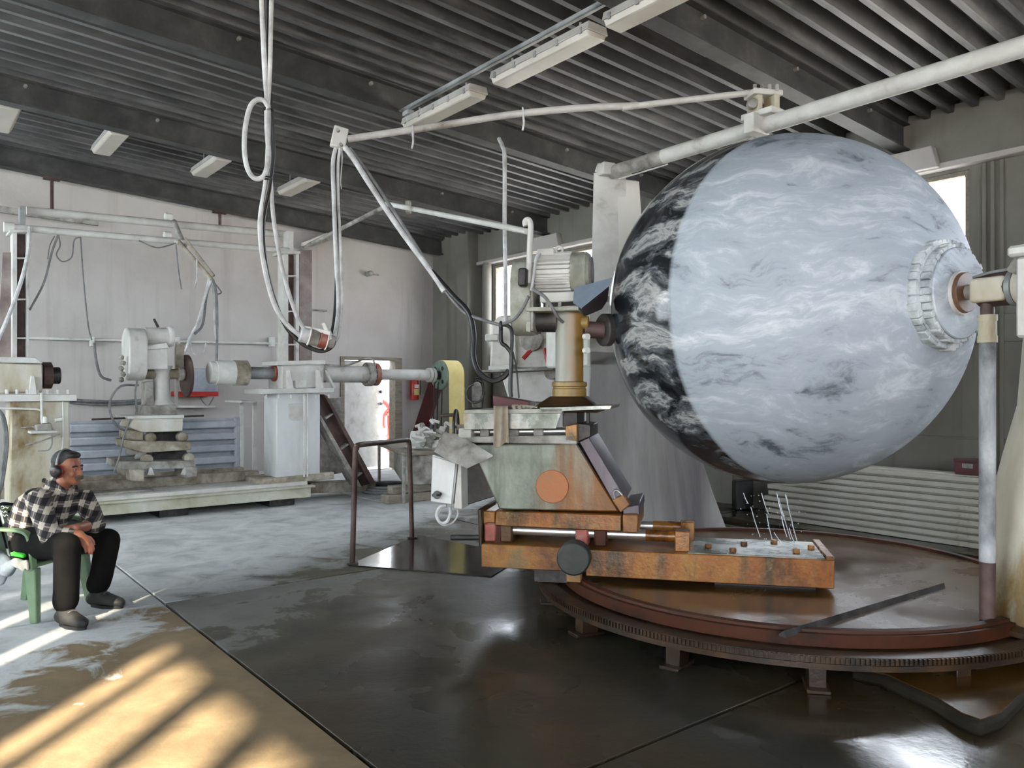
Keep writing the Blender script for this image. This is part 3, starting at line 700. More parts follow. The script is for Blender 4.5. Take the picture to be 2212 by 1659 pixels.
# carriage blocks on the rods
for a, m_ in ((1063, 'red_fade'), (1097, 'rust_dark'), (1259, 'red_fade'), (1299, 'rust_red')):
    q = gp(a, 1160, .12)
    for yr in (.12, .50):
        MB().box((q.x - .046, yr - .06, .49), (q.x + .046, yr + .06, .625)).obj('bearing_block', MATS[m_], gm, .012)
S('carriage_plate', [(1072, 1103), (1343, 1112), (1343, 1149), (1068, 1136)], .04, .62, 'bed_rust', .008)
S('block', [(1040, 1103), (1070, 1105), (1070, 1137), (1040, 1134)], .10, .5, 'rust_wet', .008)
S('handwheel_rim', [(1031, 1100), (1041, 1098), (1043, 1182), (1034, 1184)], .05, .5, 'rust_dark', .01)
q = gp(975, 1161, .28); C('crank_shaft', q, gp(1036, 1161, .28), .022, 'dark_steel', n=12)
# outer channel block at the ball's end
S('channel', [(1345, 1112), (1378, 1112), (1378, 1152), (1345, 1150)], .0, .72, 'rust', .006)
S('channel_cap', [(1346, 1096), (1380, 1090), (1382, 1112), (1346, 1113)], .06, .70, 'purple_steel', .006)
# tapered housing
S('housing', [(1018, 962), (1245, 956), (1338, 1106), (1078, 1100)], .06, .58, 'housing_paint', .01)
q = gp(1193, 1051, .06); C('inspection_cover', q + Vector((0, .01, 0)), q + Vector((0, -.012, 0)), .118, 'orange_plate', n=28, bev=.004)
S('brace_plate', [(1252, 955), (1272, 945), (1352, 1078), (1334, 1100)], -.02, .55, 'purple_steel', .004)
S('brace_foot', [(1322, 1080), (1346, 1068), (1362, 1090), (1340, 1108)], -.06, .04, 'rust', .006)
MB().tube([gp(1330, 1080, -.05), gp(1326, 1064, -.05), gp(1334, 1060, -.05), gp(1352, 1078, -.05)], .008, 6).obj('lifting_loop', MATS['galvanised'], gm)
# slide on top
S('slide_base', [(990, 944), (1246, 940), (1246, 960), (1000, 956)], .0, .62, 'dust_grey', .006)
S('slide_end', [(990, 925), (1018, 925), (1018, 955), (990, 952)], .0, .6, 'olive_paint', .006)
for yr in (.10, .50):
    C('slide_rod', gp(1005, 933, yr), gp(1228, 931, yr), .026, 'chrome_rod', n=16)
for a in (1050, 1113, 1165):
    q = gp(a, 933, .10); MB().cbox(q, (.07, .10, .085)).obj('slide_block', MATS['dust_grey'], gm, .008)
S('slide_head', [(1221, 920), (1247, 916), (1247, 955), (1221, 952)], .0, .6, 'rust_wet', .006)
S('slide_box', [(1248, 914), (1276, 918), (1276, 944), (1248, 955)], .06, .5, 'dark_steel', .006)
S('slide_cover', [(1000, 893), (1212, 893), (1201, 926), (1003, 928)], -.01, .0, 'wet_metal', .002)
S('slide_table', [(1002, 886), (1216, 882), (1214, 894), (1000, 895)], .0, .62, 'olive_paint', .004)
S('slide_neck', [(1215, 888), (1248, 888), (1248, 918), (1215, 922)], .12, .5, 'dark_steel', .006)
S('tie_bar', [(1266, 886), (1273, 886), (1273, 920), (1266, 920)], .2, .24, 'dark_steel', .002)
q = gp(985, 922, .25)
MB().torus(q, (1, 0.15, 0), .125, .011, 28, 8).obj('handwheel', MATS['dark_steel'], gm)
MB().cyl(q + Vector((0, 0, -.12)), q + Vector((0, 0, .12)), .01, n=8).cyl(q + Vector((0, -.12, 0)), q + Vector((0, .12, 0)), .01, n=8).cyl(q, gp(1004, 922, .25), .018, n=10).obj('handwheel_spokes', MATS['dust_grey'], gm)
C('handwheel_grip', gp(950, 898, .22), gp(984, 896, .25), .013, 'brown_steel', n=10)
# skirt and pillar
pc = gp(1230, 800, .30)
zz = lambda py: gp(1230, py, .30).z
sk = MB()
def sq(c, hx, hy): return [Vector((c.x - hx, c.y - hy, c.z)), Vector((c.x + hx, c.y - hy, c.z)), Vector((c.x + hx, c.y + hy, c.z)), Vector((c.x - hx, c.y + hy, c.z))]
def at(py): return Vector((pc.x, pc.y, zz(py)))
sk.loft([sq(at(889), .235, .24), sq(at(882), .24, .25), sq(at(856), .125, .125)]); sk.obj('skirt', MATS['rust_dark'], gm, .006)
S('drip_tray', [(1165, 880), (1322, 876), (1318, 884), (1170, 890)], .0, .66, 'wet_metal', .002)
MB().lathe([(.125, zz(858)), (.125, zz(840)), (.118, zz(838)), (.118, zz(836)), (.13, zz(834)), (.13, zz(826)), (.105, zz(824))], 32, (pc.x, pc.y, 0)).obj('pillar_flange', MATS['ochre_paint'], gm)
pm_, nt, b = nodes('pillar_paint')
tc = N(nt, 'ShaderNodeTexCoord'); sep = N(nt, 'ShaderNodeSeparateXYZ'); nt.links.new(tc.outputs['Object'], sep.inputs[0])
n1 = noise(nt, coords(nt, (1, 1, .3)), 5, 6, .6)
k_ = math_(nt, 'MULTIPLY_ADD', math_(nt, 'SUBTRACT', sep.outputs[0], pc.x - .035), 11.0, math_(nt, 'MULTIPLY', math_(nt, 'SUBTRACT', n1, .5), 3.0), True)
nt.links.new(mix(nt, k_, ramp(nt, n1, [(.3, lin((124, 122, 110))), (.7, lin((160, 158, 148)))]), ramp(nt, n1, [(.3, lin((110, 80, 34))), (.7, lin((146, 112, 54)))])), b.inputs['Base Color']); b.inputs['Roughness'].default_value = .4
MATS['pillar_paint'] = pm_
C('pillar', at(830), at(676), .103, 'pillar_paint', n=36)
MB().lathe([(.103, zz(677)), (.106, zz(672)), (.09, zz(668)), (.02, zz(667))], 32, (pc.x, pc.y, 0)).obj('pillar_cap', MATS['olive_paint'], gm)
# spindle reaching to the ball
sp0 = gp(1262, 712, .30)
C('spindle_neck', gp(1225, 697, .30), gp(1272, 697, .30), .05, 'ochre_paint', n=24, bev=.006)
C('spindle', gp(1262, 712, .33), gp(1305, 714, .36), .062, 'brown_steel', n=24)
C('grinding_head', gp(1300, 713, .36), gp(1318, 713, .40), .12, 'dark_steel', n=32, bev=.01)
for k in range(2):
    C('clamp_knob', gp(1263, 727 + 30 * k, .15), gp(1270, 727 + 30 * k, .12), .022, 'dusty_white', n=12)
# sheet guard, bent
q = [gp(1238, 655, .10), gp(1240, 622, .10), gp(1322, 600, .14), gp(1316, 618, .14), gp(1256, 666, .10)]
g_ = MB().prism(q, (0, .008, 0)); g_.obj('sheet_guard', MATS['blue_sheet'], gm)
q = [gp(1256, 666, .10), gp(1316, 618, .14), gp(1312, 650, .42), gp(1300, 668, .42), gp(1262, 684, .38)]
MB().hexa(q, [v_ + Vector((0, .006, .006)) for v_ in q]).obj('guard_flap', MATS['purple_steel'], gm)
# motor
ml, mr = gp(1158, 592, .30), gp(1268, 592, .30)
rM = .142; cz = ml.z
C('motor_body', Vector((ml.x, .30, cz)), Vector((gp(1238, 592, .30).x, .30, cz)), rM - .012, 'white_paint', n=32)
for k in range(26):
    a = 2 * PI * k / 26
    mt = Matrix.Translation((0, .30, cz)) @ Matrix.Rotation(a, 4, 'X')
    MB().box((ml.x + .012, -.005, rM - .02), (gp(1236, 592, .30).x, .005, rM + .014), mt).obj('cooling_fin', MATS['white_paint'], gm)
x2, x3 = gp(1237, 592, .30).x, gp(1276, 592, .30).x
MB().cyl((x2, .30, cz), (x3, .30, cz), 0, prof=[(0, rM + .006), ((x3 - x2) * .8, rM + .008), (x3 - x2, rM - .012)], n=36).obj('fan_cowl', MATS['olive_paint'], gm)
C('fan_grille', Vector((x3 - .004, .30, cz)), Vector((x3 + .012, .30, cz)), rM - .03, 'dust_grey', n=28)
C('motor_front', Vector((ml.x - .02, .30, cz)), Vector((ml.x + .01, .30, cz)), rM + .004, 'white_paint', n=32)
S('motor_terminal_box', [(1160, 537), (1196, 534), (1198, 552), (1160, 554)], .22, .38, 'white_paint', .008)
q = gp(1208, 540, .30); MB().torus(q, (0, 1, 0), .024, .010, 16, 8).cyl(q + Vector((0, 0, -.05)), q + Vector((0, 0, -.02)), .012, n=8).obj('lifting_eye', MATS['white_paint'], gm)
S('motor_foot', [(1166, 632), (1262, 628), (1262, 650), (1166, 654)], .16, .46, 'white_paint', .008)
for a in (1178, 1205, 1245): S('motor_bolt', [(a, 650), (a + 7, 650), (a + 7, 664), (a, 664)], .18, .22, 'dust_grey', .002)
S('motor_plate', [(1136, 663), (1250, 662), (1250, 671), (1136, 672)], .10, .50, 'olive_paint', .004)
for a in (1176, 1204): S('plate_strut', [(a - 3, 634), (a + 3, 634), (a + 3, 664), (a - 3, 664)], .40, .43, 'dust_grey', .002)
# belt guard: a round-ended case across the shafts
def stadium(x0, x1, z0, z1, r, yc):
    mb = MB(); ring = []
    for k in range(13): ring.append((yc + r * math.cos(PI * k / 12), z1 - r + r * math.sin(PI * k / 12)))
    for k in range(13): ring.append((yc + r * math.cos(PI + PI * k / 12), z0 + r + r * math.sin(PI + PI * k / 12)))
    mb.hexa([Vector((x0, y, z)) for y, z in ring], [Vector((x1, y, z)) for y, z in ring]); return mb
gx0, gx1 = gp(1100, 640, .12).x, gp(1146, 640, .12).x
stadium(gx0, gx1, gp(1120, 722, .12).z, gp(1120, 556, .12).z, .17, .30).obj('belt_guard', MATS['olive_paint'], gm, .012, seg=2)
S('guard_rib', [(1146, 566), (1152, 566), (1152, 715), (1146, 715)], .14, .45, 'dust_grey', .004)
S('switch_box', [(1119, 578), (1138, 578), (1136, 618), (1118, 618)], .06, .14, 'dark_steel', .012)
C('spindle_drum', gp(1145, 693, .30), gp(1205, 693, .30), .085, 'dark_steel', n=28)
S('drum_bracket', [(1136, 672), (1146, 672), (1146, 718), (1136, 716)], .15, .45, 'olive_paint', .004)
MB().tube([gp(1143, 612, .14), gp(1144, 540, .14), gp(1146, 500, .14), gp(1146, 484, .14), gp(1143, 476, .14), gp(1138, 475, .14), gp(1134, 480, .14), gp(1136, 488, .14)], .021, 12).obj('hook_post', MATS['white_paint'], gm)
MB().tube([gp(1166, 548, .16), gp(1158, 560, .12), gp(1152, 600, .10), gp(1148, 628, .08)], .011, 8).obj('conduit', MATS['cable_white'], gm)
MB().tube([gp(1150, 624, .08), gp(1175, 640, .05), gp(1190, 660, .04), gp(1205, 685, .05), gp(1216, 696, .10)], .012, 8).obj('hose', MATS['cable_grey'], gm)
mat('cabinet_white', [(140, 112, 84), (186, 184, 178), (206, 206, 204)], 4, .6, stretch=(1, 1, .5), pos=[.24, .34, .6])
# switch cabinet hung on the operator's side, with its crooked rain cover
S('cabinet_body', [(934, 982), (988, 1000), (978, 1090), (930, 1084)], .0, .22, 'cabinet_white', .006)
S('cabinet_door', [(934, 986), (984, 1000), (975, 1090), (931, 1083)], -.02, .0, 'cabinet_white', .004)
S('cabinet_side', [(990, 1000), (996, 1004), (998, 1100), (980, 1098)], .0, .20, 'white_paint', .004)
MB().cyl(gp(935, 1070, -.02), gp(952, 1067, -.05), .012, n=8).cyl(gp(944, 1069, -.01), gp(944, 1069, -.045), .03, n=12).obj('door_latch', MATS['black_plastic'], gm)
S('cabinet_arm', [(985, 960), (1030, 960), (1030, 985), (985, 1010)], .1, .4, 'dark_steel', .006)
S('dark_panel', [(998, 1000), (1046, 985), (1070, 1072), (1000, 1094)], .16, .40, 'dark_steel', .006)
q0 = [gp(958, 937, -.05), gp(990, 940, .02), gp(1064, 986, -.10), gp(1009, 1012, -.16), gp(968, 994, -.16), gp(938, 976, -.10)]
MB().hexa(q0, [v_ + Vector((0, .006, .008)) for v_ in q0]).obj('rain_cover', MATS['dust_grey'], gm)
lp = [(965, 1092), (950, 1096), (943, 1112), (950, 1128), (964, 1128), (972, 1112), (972, 1094)]
MB().tube([gp(a, b, .05) for a, b in lp], .012, 8).obj('cable_loop', MATS['cable_white'], gm)
MB().tube([gp(a, b, .08) for a, b in [(955, 1096), (944, 1118), (956, 1134), (976, 1130), (988, 1114), (988, 1100)]], .007, 8).obj('cable_loop', MATS['cable_white'], gm)
# things lying on the slide table
def cloth():
    m = MB(); n = 12; rows = []
    path = [(884, .30), (880, .18), (879, .02), (886, -.04), (910, -.045), (940, -.045), (966, -.04)]
    for j, (py, y) in enumerate(path):
        row = []
        for i in range(n):
            u = i / (n - 1)
            wv_ = math.sin(u * 15 + j * .8) * .012 + math.sin(u * 7 + j * 1.7) * .008
            a = 1066 + (32 + 2 * math.sin(j)) * u + (4 if j > 3 else 0) * (1 if u > .3 else .2)
            q = gp(a, py + (6 * math.sin(u * 6) if j == len(path) - 1 else 0), y)
            row.append(q + Vector((0, wv_ - .012, .012)))
        rows.append(row)
    for r_ in rows: m.v += [tuple(p) for p in r_]
    for j in range(len(rows) - 1):
        for i in range(n - 1): m.f.append((j * n + i, j * n + i + 1, (j + 1) * n + i + 1, (j + 1) * n + i))
    return m
o = cloth().obj('cleaning_rag', MATS['cloth_beige']); place(o, FG)
s_ = o.modifiers.new('thick', 'SOLIDIFY'); s_.thickness = .006; s_ = o.modifiers.new('soft', 'SUBSURF'); s_.levels = 1; s_.render_levels = 2
tag(o, 'crumpled beige rag hanging over the grinding machine slide', 'rag')
m = MB()
slab(m, FG, [(1064, 854), (1144, 868), (1146, 884), (1066, 884)], .30, .50)
single('tool_tray', m, MATS['dark_red'], 'dark red tray lying on the grinding machine slide', 'tray', FG, bev=.004)
for k in range(9):
    a = random.uniform(1108, 1156); q = gp(a, 880, random.uniform(.06, .24)); q.z = zz(886) + .022
    o = MB().cbox((0, 0, 0), (random.uniform(.03, .07), random.uniform(.02, .05), random.uniform(.02, .05)), (0, 0, random.uniform(0, 3))).obj('stone_chip', MATS['dust_brown'], None, .006)
    o.location = FG.w(q); tag(o, 'brown stone chip lying on the grinding machine slide', 'stone chip', 'stone chips on the slide')
# ------------------------------------------------------------------ stone lathe along the back wall
la = thing('stone_lathe', 'long dusty white stone lathe with two pedestals and overhead rails along the plaster wall', 'lathe', FB, (3.0, 11.0, 0))
bp = lambda a, b, y: FB.px(a, b, y=y)
def L(name, pts, y0, y1, m, bev=.006, par=None): return slab(MB(), FB, pts, y0, y1).obj(name, MATS[m], par or la, bev)
mat('lathe_bed', [(150, 146, 120), (186, 184, 166), (204, 204, 196)], 2, .75)
PXE = bp(672, 1073, 10.2).x
MB().box((-.9, 10.2, .10), (PXE, 12.1, .25)).obj('platform', MATS['lathe_bed'], la, .008)
MB().box((-.9, 10.17, .235), (PXE + .05, 10.30, .262)).obj('platform_lip', MATS['lathe_bed'], la, .004)
MB().box((-.9, 10.36, .25), (PXE + .02, 12.1, .30)).obj('platform_step', MATS['dusty_white'], la, .006)
for x in (.6, 2.6, 4.0):
    MB().box((x, 10.3, -.005), (x + .35, 11.9, .11)).obj('platform_foot', MATS['dark_steel'], la, .01)
for y in (10.95, 11.55):
    MB().box((-.5, y, .30), (4.1, y + .16, .43)).obj('bed_rail', MATS['dust_brown'], la, .01)
MB().box((1.3, 10.55, .30), (2.6, 10.85, .33)).obj('drip_board', MATS['dust_grey'], la, .004)
# right pedestal
x0, x1 = bp(597, 900, 10.45).x, bp(692, 900, 10.45).x
MB().box((x0, 10.45, .29), (x1, 10.92, bp(640, 845, 10.45).z)).obj('pedestal', MATS['pedestal_white'], la, .015)
L('pedestal_base', [(560, 1036), (722, 1020), (722, 1034), (560, 1050)], 10.40, 11.0, 'dust_brown')
L('pedestal_flange', [(566, 840), (722, 838), (722, 848), (566, 851)], 10.35, 11.05, 'white_paint', .004)
for k in range(6):
    a = 575 + k * 27; q = bp(a, 852, 10.37); MB().cyl(q, q + Vector((0, 0, -.05)), .014, n=8).obj('bolt', MATS['dusty_white'], la)
L('door_plate', [(625, 872), (656, 872), (656, 904), (650, 908), (632, 908), (625, 904)], 10.435, 10.46, 'white_paint', .003)
L('gearbox', [(609, 786), (700, 784), (700, 838), (609, 840)], 10.45, 10.95, 'white_paint', .012)
L('gearbox_lid', [(600, 780), (703, 778), (703, 787), (600, 789)], 10.40, 11.0, 'dusty_white', .004)
L('bearing_pad', [(638, 822), (662, 822), (662, 838), (638, 838)], 10.40, 10.46, 'dusty_white', .004)
for a in (622, 686):
    L('stiffener', [(a, 800), (a + 4, 800), (a + 14, 840), (a, 840)], 10.38, 10.46, 'dusty_white', .002)
L('bracket', [(702, 800), (706, 800), (726, 838), (720, 838)], 10.42, 10.46, 'white_paint', .002)
for a in (657, 664): MB().tube([bp(a, 846, 10.38), bp(a, 930, 10.38), bp(a, 1030, 10.38)], .013, 8, 1).obj('pipe', MATS['dusty_white'], la)
AY = 10.70; AZ = bp(650, 807, AY).z
def ax(name, p0, p1, r, m, r1=None, n=28, bev=0): return MB().cyl((bp(p0, 807, AY).x, AY, AZ), (bp(p1, 807, AY).x, AY, AZ), r, r1, n).obj(name, MATS[m], la, bev)
ax('ram', 535, 612, .085, 'galvanised'); ax('ram_seal', 588, 606, .115, 'red_fade', bev=.01)
ax('chuck_ring', 503, 534, .172, 'dust_brown', bev=.012); ax('chuck', 464, 508, .165, 'dusty_white', bev=.008); ax('chuck_face', 451, 466, .145, 'dusty_white', .15, bev=.006)
ax('cylinder', 700, 797, .125, 'white_paint', n=36); ax('cylinder_flange', 790, 802, .180, 'dust_grey', bev=.006); ax('cylinder_ring', 804, 815, .172, 'red_fade', bev=.01)
for k in range(14):
    a = 2 * PI * k / 14; q = Vector((bp(788, 807, AY).x, AY + .155 * math.cos(a), AZ + .155 * math.sin(a)))
    MB().cyl(q, q + Vector((.20, 0, 0)), .012, n=6).obj('flange_bolt', MATS['dust_grey'], la)
ax('extension_tube', 812, 926, .085, 'white_paint', n=32); ax('tube_flange', 924, 930, .115, 'white_paint', bev=.004); ax('tube_flange', 931, 937, .115, 'white_paint', bev=.004); ax('tube_end', 935, 950, .06, 'dust_grey')
MB().tube([bp(700, 788, 10.5), bp(745, 790, 10.5), bp(770, 782, 10.5), bp(790, 775, 10.5), bp(806, 778, 10.5), bp(810, 790, 10.5)], .014, 8).obj('hydraulic_hose', MATS['dust_grey'], la)
# left pedestal and headstock
L('pedestal', [(24, 866), (150, 866), (152, 1085), (20, 1100)], 10.45, 11.0, 'stained_white', .015)
L('pedestal_flange', [(-40, 852), (166, 852), (166, 866), (-40, 868)], 10.38, 11.1, 'dusty_white', .004)
L('headstock', [(-60, 782), (92, 786), (92, 848), (-60, 852)], 10.45, 11.0, 'stained_white', .015)
L('headstock_lid', [(-60, 770), (76, 772), (92, 785), (-60, 782)], 10.42, 11.0, 'dusty_white', .006)
L('headstock_web', [(68, 812), (74, 812), (80, 852), (62, 852)], 10.36, 10.46, 'dusty_white', .003)
MB().cyl((bp(91, 812, 10.7).x, 10.7, bp(91, 811, 10.7).z), (bp(112, 812, 10.7).x, 10.7, bp(112, 811, 10.7).z), .16, n=8).obj('spindle_nose', MATS['brown_steel'], la, .01)
MB().cyl((bp(110, 812, 10.7).x, 10.7, bp(91, 811, 10.7).z), (bp(130, 812, 10.7).x, 10.7, bp(91, 811, 10.7).z), .10, n=24).obj('spindle', MATS['dark_steel'], la, .01)
for k in range(7): q = bp(15 + k * 22, 851, 10.40); MB().cyl(q, q + Vector((0, 0, .05)), .018, n=8).obj('bolt', MATS['dusty_white'], la)
MB().tube([bp(90, 850, 10.36), bp(90, 905, 10.36), bp(92, 915, 10.34)], .014, 8, 2).tube([bp(-20, 882, 10.36), bp(80, 884, 10.36), bp(90, 892, 10.36)], .012, 8, 2).tube([bp(136, 868, 10.36), bp(137, 930, 10.36), bp(134, 990, 10.36)], .011, 8, 2).obj('pipe', MATS['dusty_white'], la)
L('valve_body', [(76, 918), (112, 914), (114, 930), (78, 933)], 10.28, 10.45, 'dust_grey', .012)
L('valve_shelf', [(66, 932), (124, 930), (124, 935), (66, 937)], 10.22, 10.46, 'white_paint', .002)
MB().cyl(bp(97, 914, 10.33), bp(98, 900, 10.33), .025, n=12).cyl(bp(118, 908, 10.33), bp(134, 906, 10.33), .022, n=12).obj('solenoid', MATS['dusty_white'], la)
MB().tube([bp(55, 962, 10.34), bp(90, 952, 10.30), bp(130, 938, 10.30)], .008, 6).tube([bp(45, 925, 10.38), bp(70, 922, 10.33), bp(82, 926, 10.3)], .008, 6).tube([bp(112, 940, 10.3), bp(112, 960, 10.3), bp(104, 972, 10.3), bp(82, 974, 10.3)], .008, 6).obj('lever', MATS['dust_grey'], la)
for k in range(3):
    MB().tube([bp(-4 - k * 3, 1090, 10.2), bp(2 + 2 * k, 1040, 10.2), bp(10 + k * 3, 960, 10.25), bp(6 + k * 2, 905, 10.3), bp(-6, 880, 10.4)], .014, 8).obj('hose', MATS['cable_grey'], la)
mat('brace_dust', [(104, 90, 86), (136, 124, 120), (158, 150, 146)], 3, .8)
# uprights: welded columns with stiffeners
def upright(pL, pR, top, bot, yf, side):
    L('upright_flange', [(pL - 5, top), (pL + 5, top), (pL + 5, bot), (pL - 5, bot)], yf, yf + .22, 'white_paint', .003)
    L('upright_flange', [(pR - 3, top), (pR + 3, top), (pR + 3, bot), (pR - 3, bot)], yf, yf + .22, 'white_paint', .003)
    L('upright_web', [(pL, top), (pR, top), (pR, bot), (pL, bot)], yf + .10, yf + .12, 'brown_steel', 0)
    for k in (.2, .53, .84):
        y = top + (bot - top) * k
        L('upright_stiffener', [(pL + 4, y), (pR - 2, y), (pR - 2, y + 3), (pL + 4, y + 3)], yf + .005, yf + .11, 'white_paint', 0)
    L('upright_cap', [(pL - 12, top - 6), (pR + 6, top - 6), (pR + 6, top), (pL - 12, top)], yf - .05, yf + .3, 'white_paint', .003)
upright(32, 60, 502, 772, 10.75, -1); upright(618, 643, 548, 780, 10.75, 1)
L('upright_brace', [(6, 545), (28, 545), (28, 772), (-6, 772)], 10.9, 10.94, 'brace_dust', .002)
L('upright_plate', [(646, 540), (674, 540), (674, 778), (646, 778)], 10.95, 11.15, 'brace_dust', .003)
L('rail_post', [(43, 444), (55, 446), (55, 498), (43, 498)], 10.8, 10.95, 'galvanised', .004)
L('rail_post', [(621, 498), (634, 500), (634, 548), (621, 548)], 10.8, 10.95, 'white_paint', .004)
MB().cyl(bp(57, 455, 11.0), bp(630, 508, 11.0), .050, n=18).obj('top_rail', MATS['white_paint'], la)
MB().cyl(bp(12, 490, 10.78), bp(624, 542, 10.78), .042, n=18).obj('lower_rail', MATS['white_paint'], la)
MB().cyl(bp(8, 490, 10.78), bp(30, 492, 10.78), .06, n=14).obj('rail_end', MATS['dusty_white'], la)
# jib arm with its cables
MB().cyl(bp(375, 478, 10.9), bp(398, 532, 10.6), .035, n=12).obj('jib', MATS['dust_grey'], la)
MB().cyl(bp(385, 520, 10.6), bp(457, 603, 10.2), .024, n=10).cyl(bp(400, 515, 10.6), bp(462, 596, 10.2), .018, n=10).obj('jib_arm', MATS['dust_brown'], la)
MB().cyl(bp(378, 523, 10.6), bp(428, 524, 10.6), .028, n=12).obj('jib_tube', MATS['white_paint'], la)
for a, b in ((364, 468), (362, 508)):
    q = bp(a, b, 10.8); MB().cyl(q + Vector((-.05, 0, 0)), q + Vector((.05, 0, 0)), .045, n=14).obj('jib_roller', MATS['dusty_white'], la, .008)
for k, pth in enumerate(([(457, 602), (440, 650), (432, 690), (415, 720), (400, 760)], [(457, 605), (446, 640), (438, 700), (420, 722)], [(452, 600), (438, 660), (420, 715), (410, 730), (405, 745)],
                         [(460, 603), (468, 640), (469, 720), (468, 780)], [(458, 605), (464, 650), (463, 690), (468, 740)], [(462, 610), (472, 622), (478, 632), (470, 636)],
                         [(410, 735), (420, 765), (440, 760), (445, 740)], [(380, 528), (385, 580), (392, 625)], [(425, 560), (425, 600), (420, 625)], [(300, 520), (340, 535), (380, 525)])):
    MB().tube([bp(a, b, 10.25 + .03 * (k % 3)) for a, b in pth], .016 if k < 5 else .009, 8).obj('cable', MATS['cable_grey' if k % 2 else 'cable_white'], la)
for k, pth in enumerate(([(65, 490), (58, 560), (35, 640), (0, 725), (-10, 740)], [(126, 507), (112, 545), (95, 610), (64, 670)], [(126, 507), (130, 530), (122, 550), (135, 565), (155, 555), (160, 520), (172, 512)],
                         [(174, 512), (180, 600), (190, 700), (198, 735)], [(203, 740), (208, 780), (218, 812), (240, 822)], [(118, 510), (108, 530), (103, 560)])):
    MB().tube([bp(a, b, 10.7 if k < 1 else 10.76 + .05 * k) for a, b in pth], (.022, .012, .008, .009, .016, .006)[k], 8).obj('cable', MATS['cable_white' if k in (0,) else 'cable_grey'], la)
# diagonal ladder brace between pedestal and floor
def dia(pts, y0, y1, n, m): return L(n, pts, y0, y1, m, .003)
dia([(688, 852), (702, 856), (806, 1044), (772, 1052), (690, 898)], 10.60, 10.62, 'brace_web', 'brown_steel')
dia([(700, 852), (708, 856), (812, 1044), (800, 1046)], 10.50, 10.74, 'brace_flange', 'brown_steel')
dia([(686, 896), (694, 898), (782, 1052), (768, 1050)], 10.50, 10.74, 'brace_flange', 'dust_grey')
for (a, b) in ((715, 892), (748, 958), (778, 1020)):
    dia([(a - 12, b + 10), (a + 4, b), (a + 6, b + 3), (a - 10, b + 14)], 10.50, 10.62, 'brace_rung', 'dust_grey')
L('low_beam', [(672, 1043), (812, 1038), (812, 1060), (672, 1066)], 10.7, 10.95, 'dust_brown', .006)
L('back_panel', [(690, 862), (737, 858), (737, 1022), (690, 1030)], 11.2, 11.24, 'dust_grey', .004)
# carriage with grinding head
ca = thing('lathe_carriage', 'dusty carriage with stacked slides, belt guard and cutting disc on the stone lathe', 'machine', FB, (bp(345, 1000, 10.7).x, 10.7, .3))
def A(name, pts, y0, y1, m, bev=.006): return slab(MB(), FB, pts, y0, y1).obj(name, MATS[m], ca, bev)
A('foot', [(280, 1014), (312, 1014), (312, 1042), (283, 1040)], 10.35, 10.6, 'dust_brown', .012)
A('foot', [(400, 1010), (426, 1008), (426, 1030), (402, 1034)], 10.4, 10.9, 'dust_grey', .012)
A('foot', [(262, 1000), (284, 1000), (284, 1030), (264, 1028)], 10.7, 11.0, 'dust_brown', .012)
A('saddle', [(262, 998), (420, 996), (426, 1012), (262, 1014)], 10.45, 11.3, 'dust_grey', .006)
for a in (326, 402): A('saddle_rib', [(a - 2, 1010), (a + 2, 1010), (a + 8, 1026), (a - 8, 1026)], 10.42, 10.5, 'white_paint', .002)
for (a, b) in ((320, 993), (410, 990), (327, 946), (396, 944)):
    q = bp(a, b, 10.55); MB().cyl(q, q + Vector((0, .14, 0)), .065, n=14).obj('roller', MATS['dust_brown'], ca, .015)
for (a, b) in ((282, 975), (300, 982)):
    q = bp(a, b, 10.7); MB().cyl(q + Vector((-.05, 0, 0)), q + Vector((.08, 0, 0)), .06, n=14).obj('roller', MATS['dust_grey'], ca, .01)
A('lower_slide', [(330, 976), (404, 974), (404, 998), (330, 1000)], 10.8, 11.2, 'dark_steel', .006)  # dark block stands for the shade in the gap above the saddle
A('middle_table', [(276, 952), (412, 954), (414, 972), (312, 978), (276, 968)], 10.5, 11.2, 'dust_brown', .01)
A('upper_slide', [(332, 932), (390, 932), (390, 955), (332, 955)], 10.8, 11.2, 'dark_steel', .006)  # dark colour stands for the shaded gap under the slide case
A('gear_side', [(276, 930), (312, 930), (312, 954), (276, 950)], 10.6, 11.1, 'dust_brown', .02)
A('slide_case', [(290, 902), (396, 902), (395, 932), (306, 934), (280, 922)], 10.52, 11.1, 'stained_white', .01)
A('slide_top', [(274, 899), (398, 896), (398, 903), (276, 905)], 10.48, 11.15, 'dusty_white', .003)
MB().cyl(bp(198, 906, 10.6), bp(280, 903, 10.6), .012, n=8).cyl(bp(394, 900, 10.6), bp(440, 898, 10.6), .012, n=8).obj('stop_rod', MATS['dark_steel'], ca)
A('column_base', [(312, 876), (380, 874), (384, 896), (308, 898)], 10.6, 11.0, 'dust_grey', .008)
qc = bp(349, 850, 10.8)
MB().lathe([(.16, bp(349, 876, 10.8).z), (.105, bp(349, 862, 10.8).z), (.098, bp(349, 825, 10.8).z), (.11, bp(349, 798, 10.8).z), (.14, bp(349, 790, 10.8).z)], 24, (qc.x, qc.y, 0)).obj('column', MATS['white_paint'], ca)
A('column_bracket', [(315, 826), (332, 822), (334, 878), (315, 878)], 10.7, 10.95, 'dust_grey', .01)
MB().cyl(bp(313, 808, 10.8), bp(398, 808, 10.8), .068, n=18).obj('disc_shaft', MATS['dust_brown'], ca)
MB().cyl(bp(384, 808, 10.8), bp(396, 808, 10.8), .09, n=16).obj('shaft_nut', MATS['dust_grey'], ca, .01)
MB().cyl(bp(400, 812, 10.8), bp(406, 812, 10.8), .28, n=40).obj('cutting_disc', MATS['brown_steel'], ca, .004)
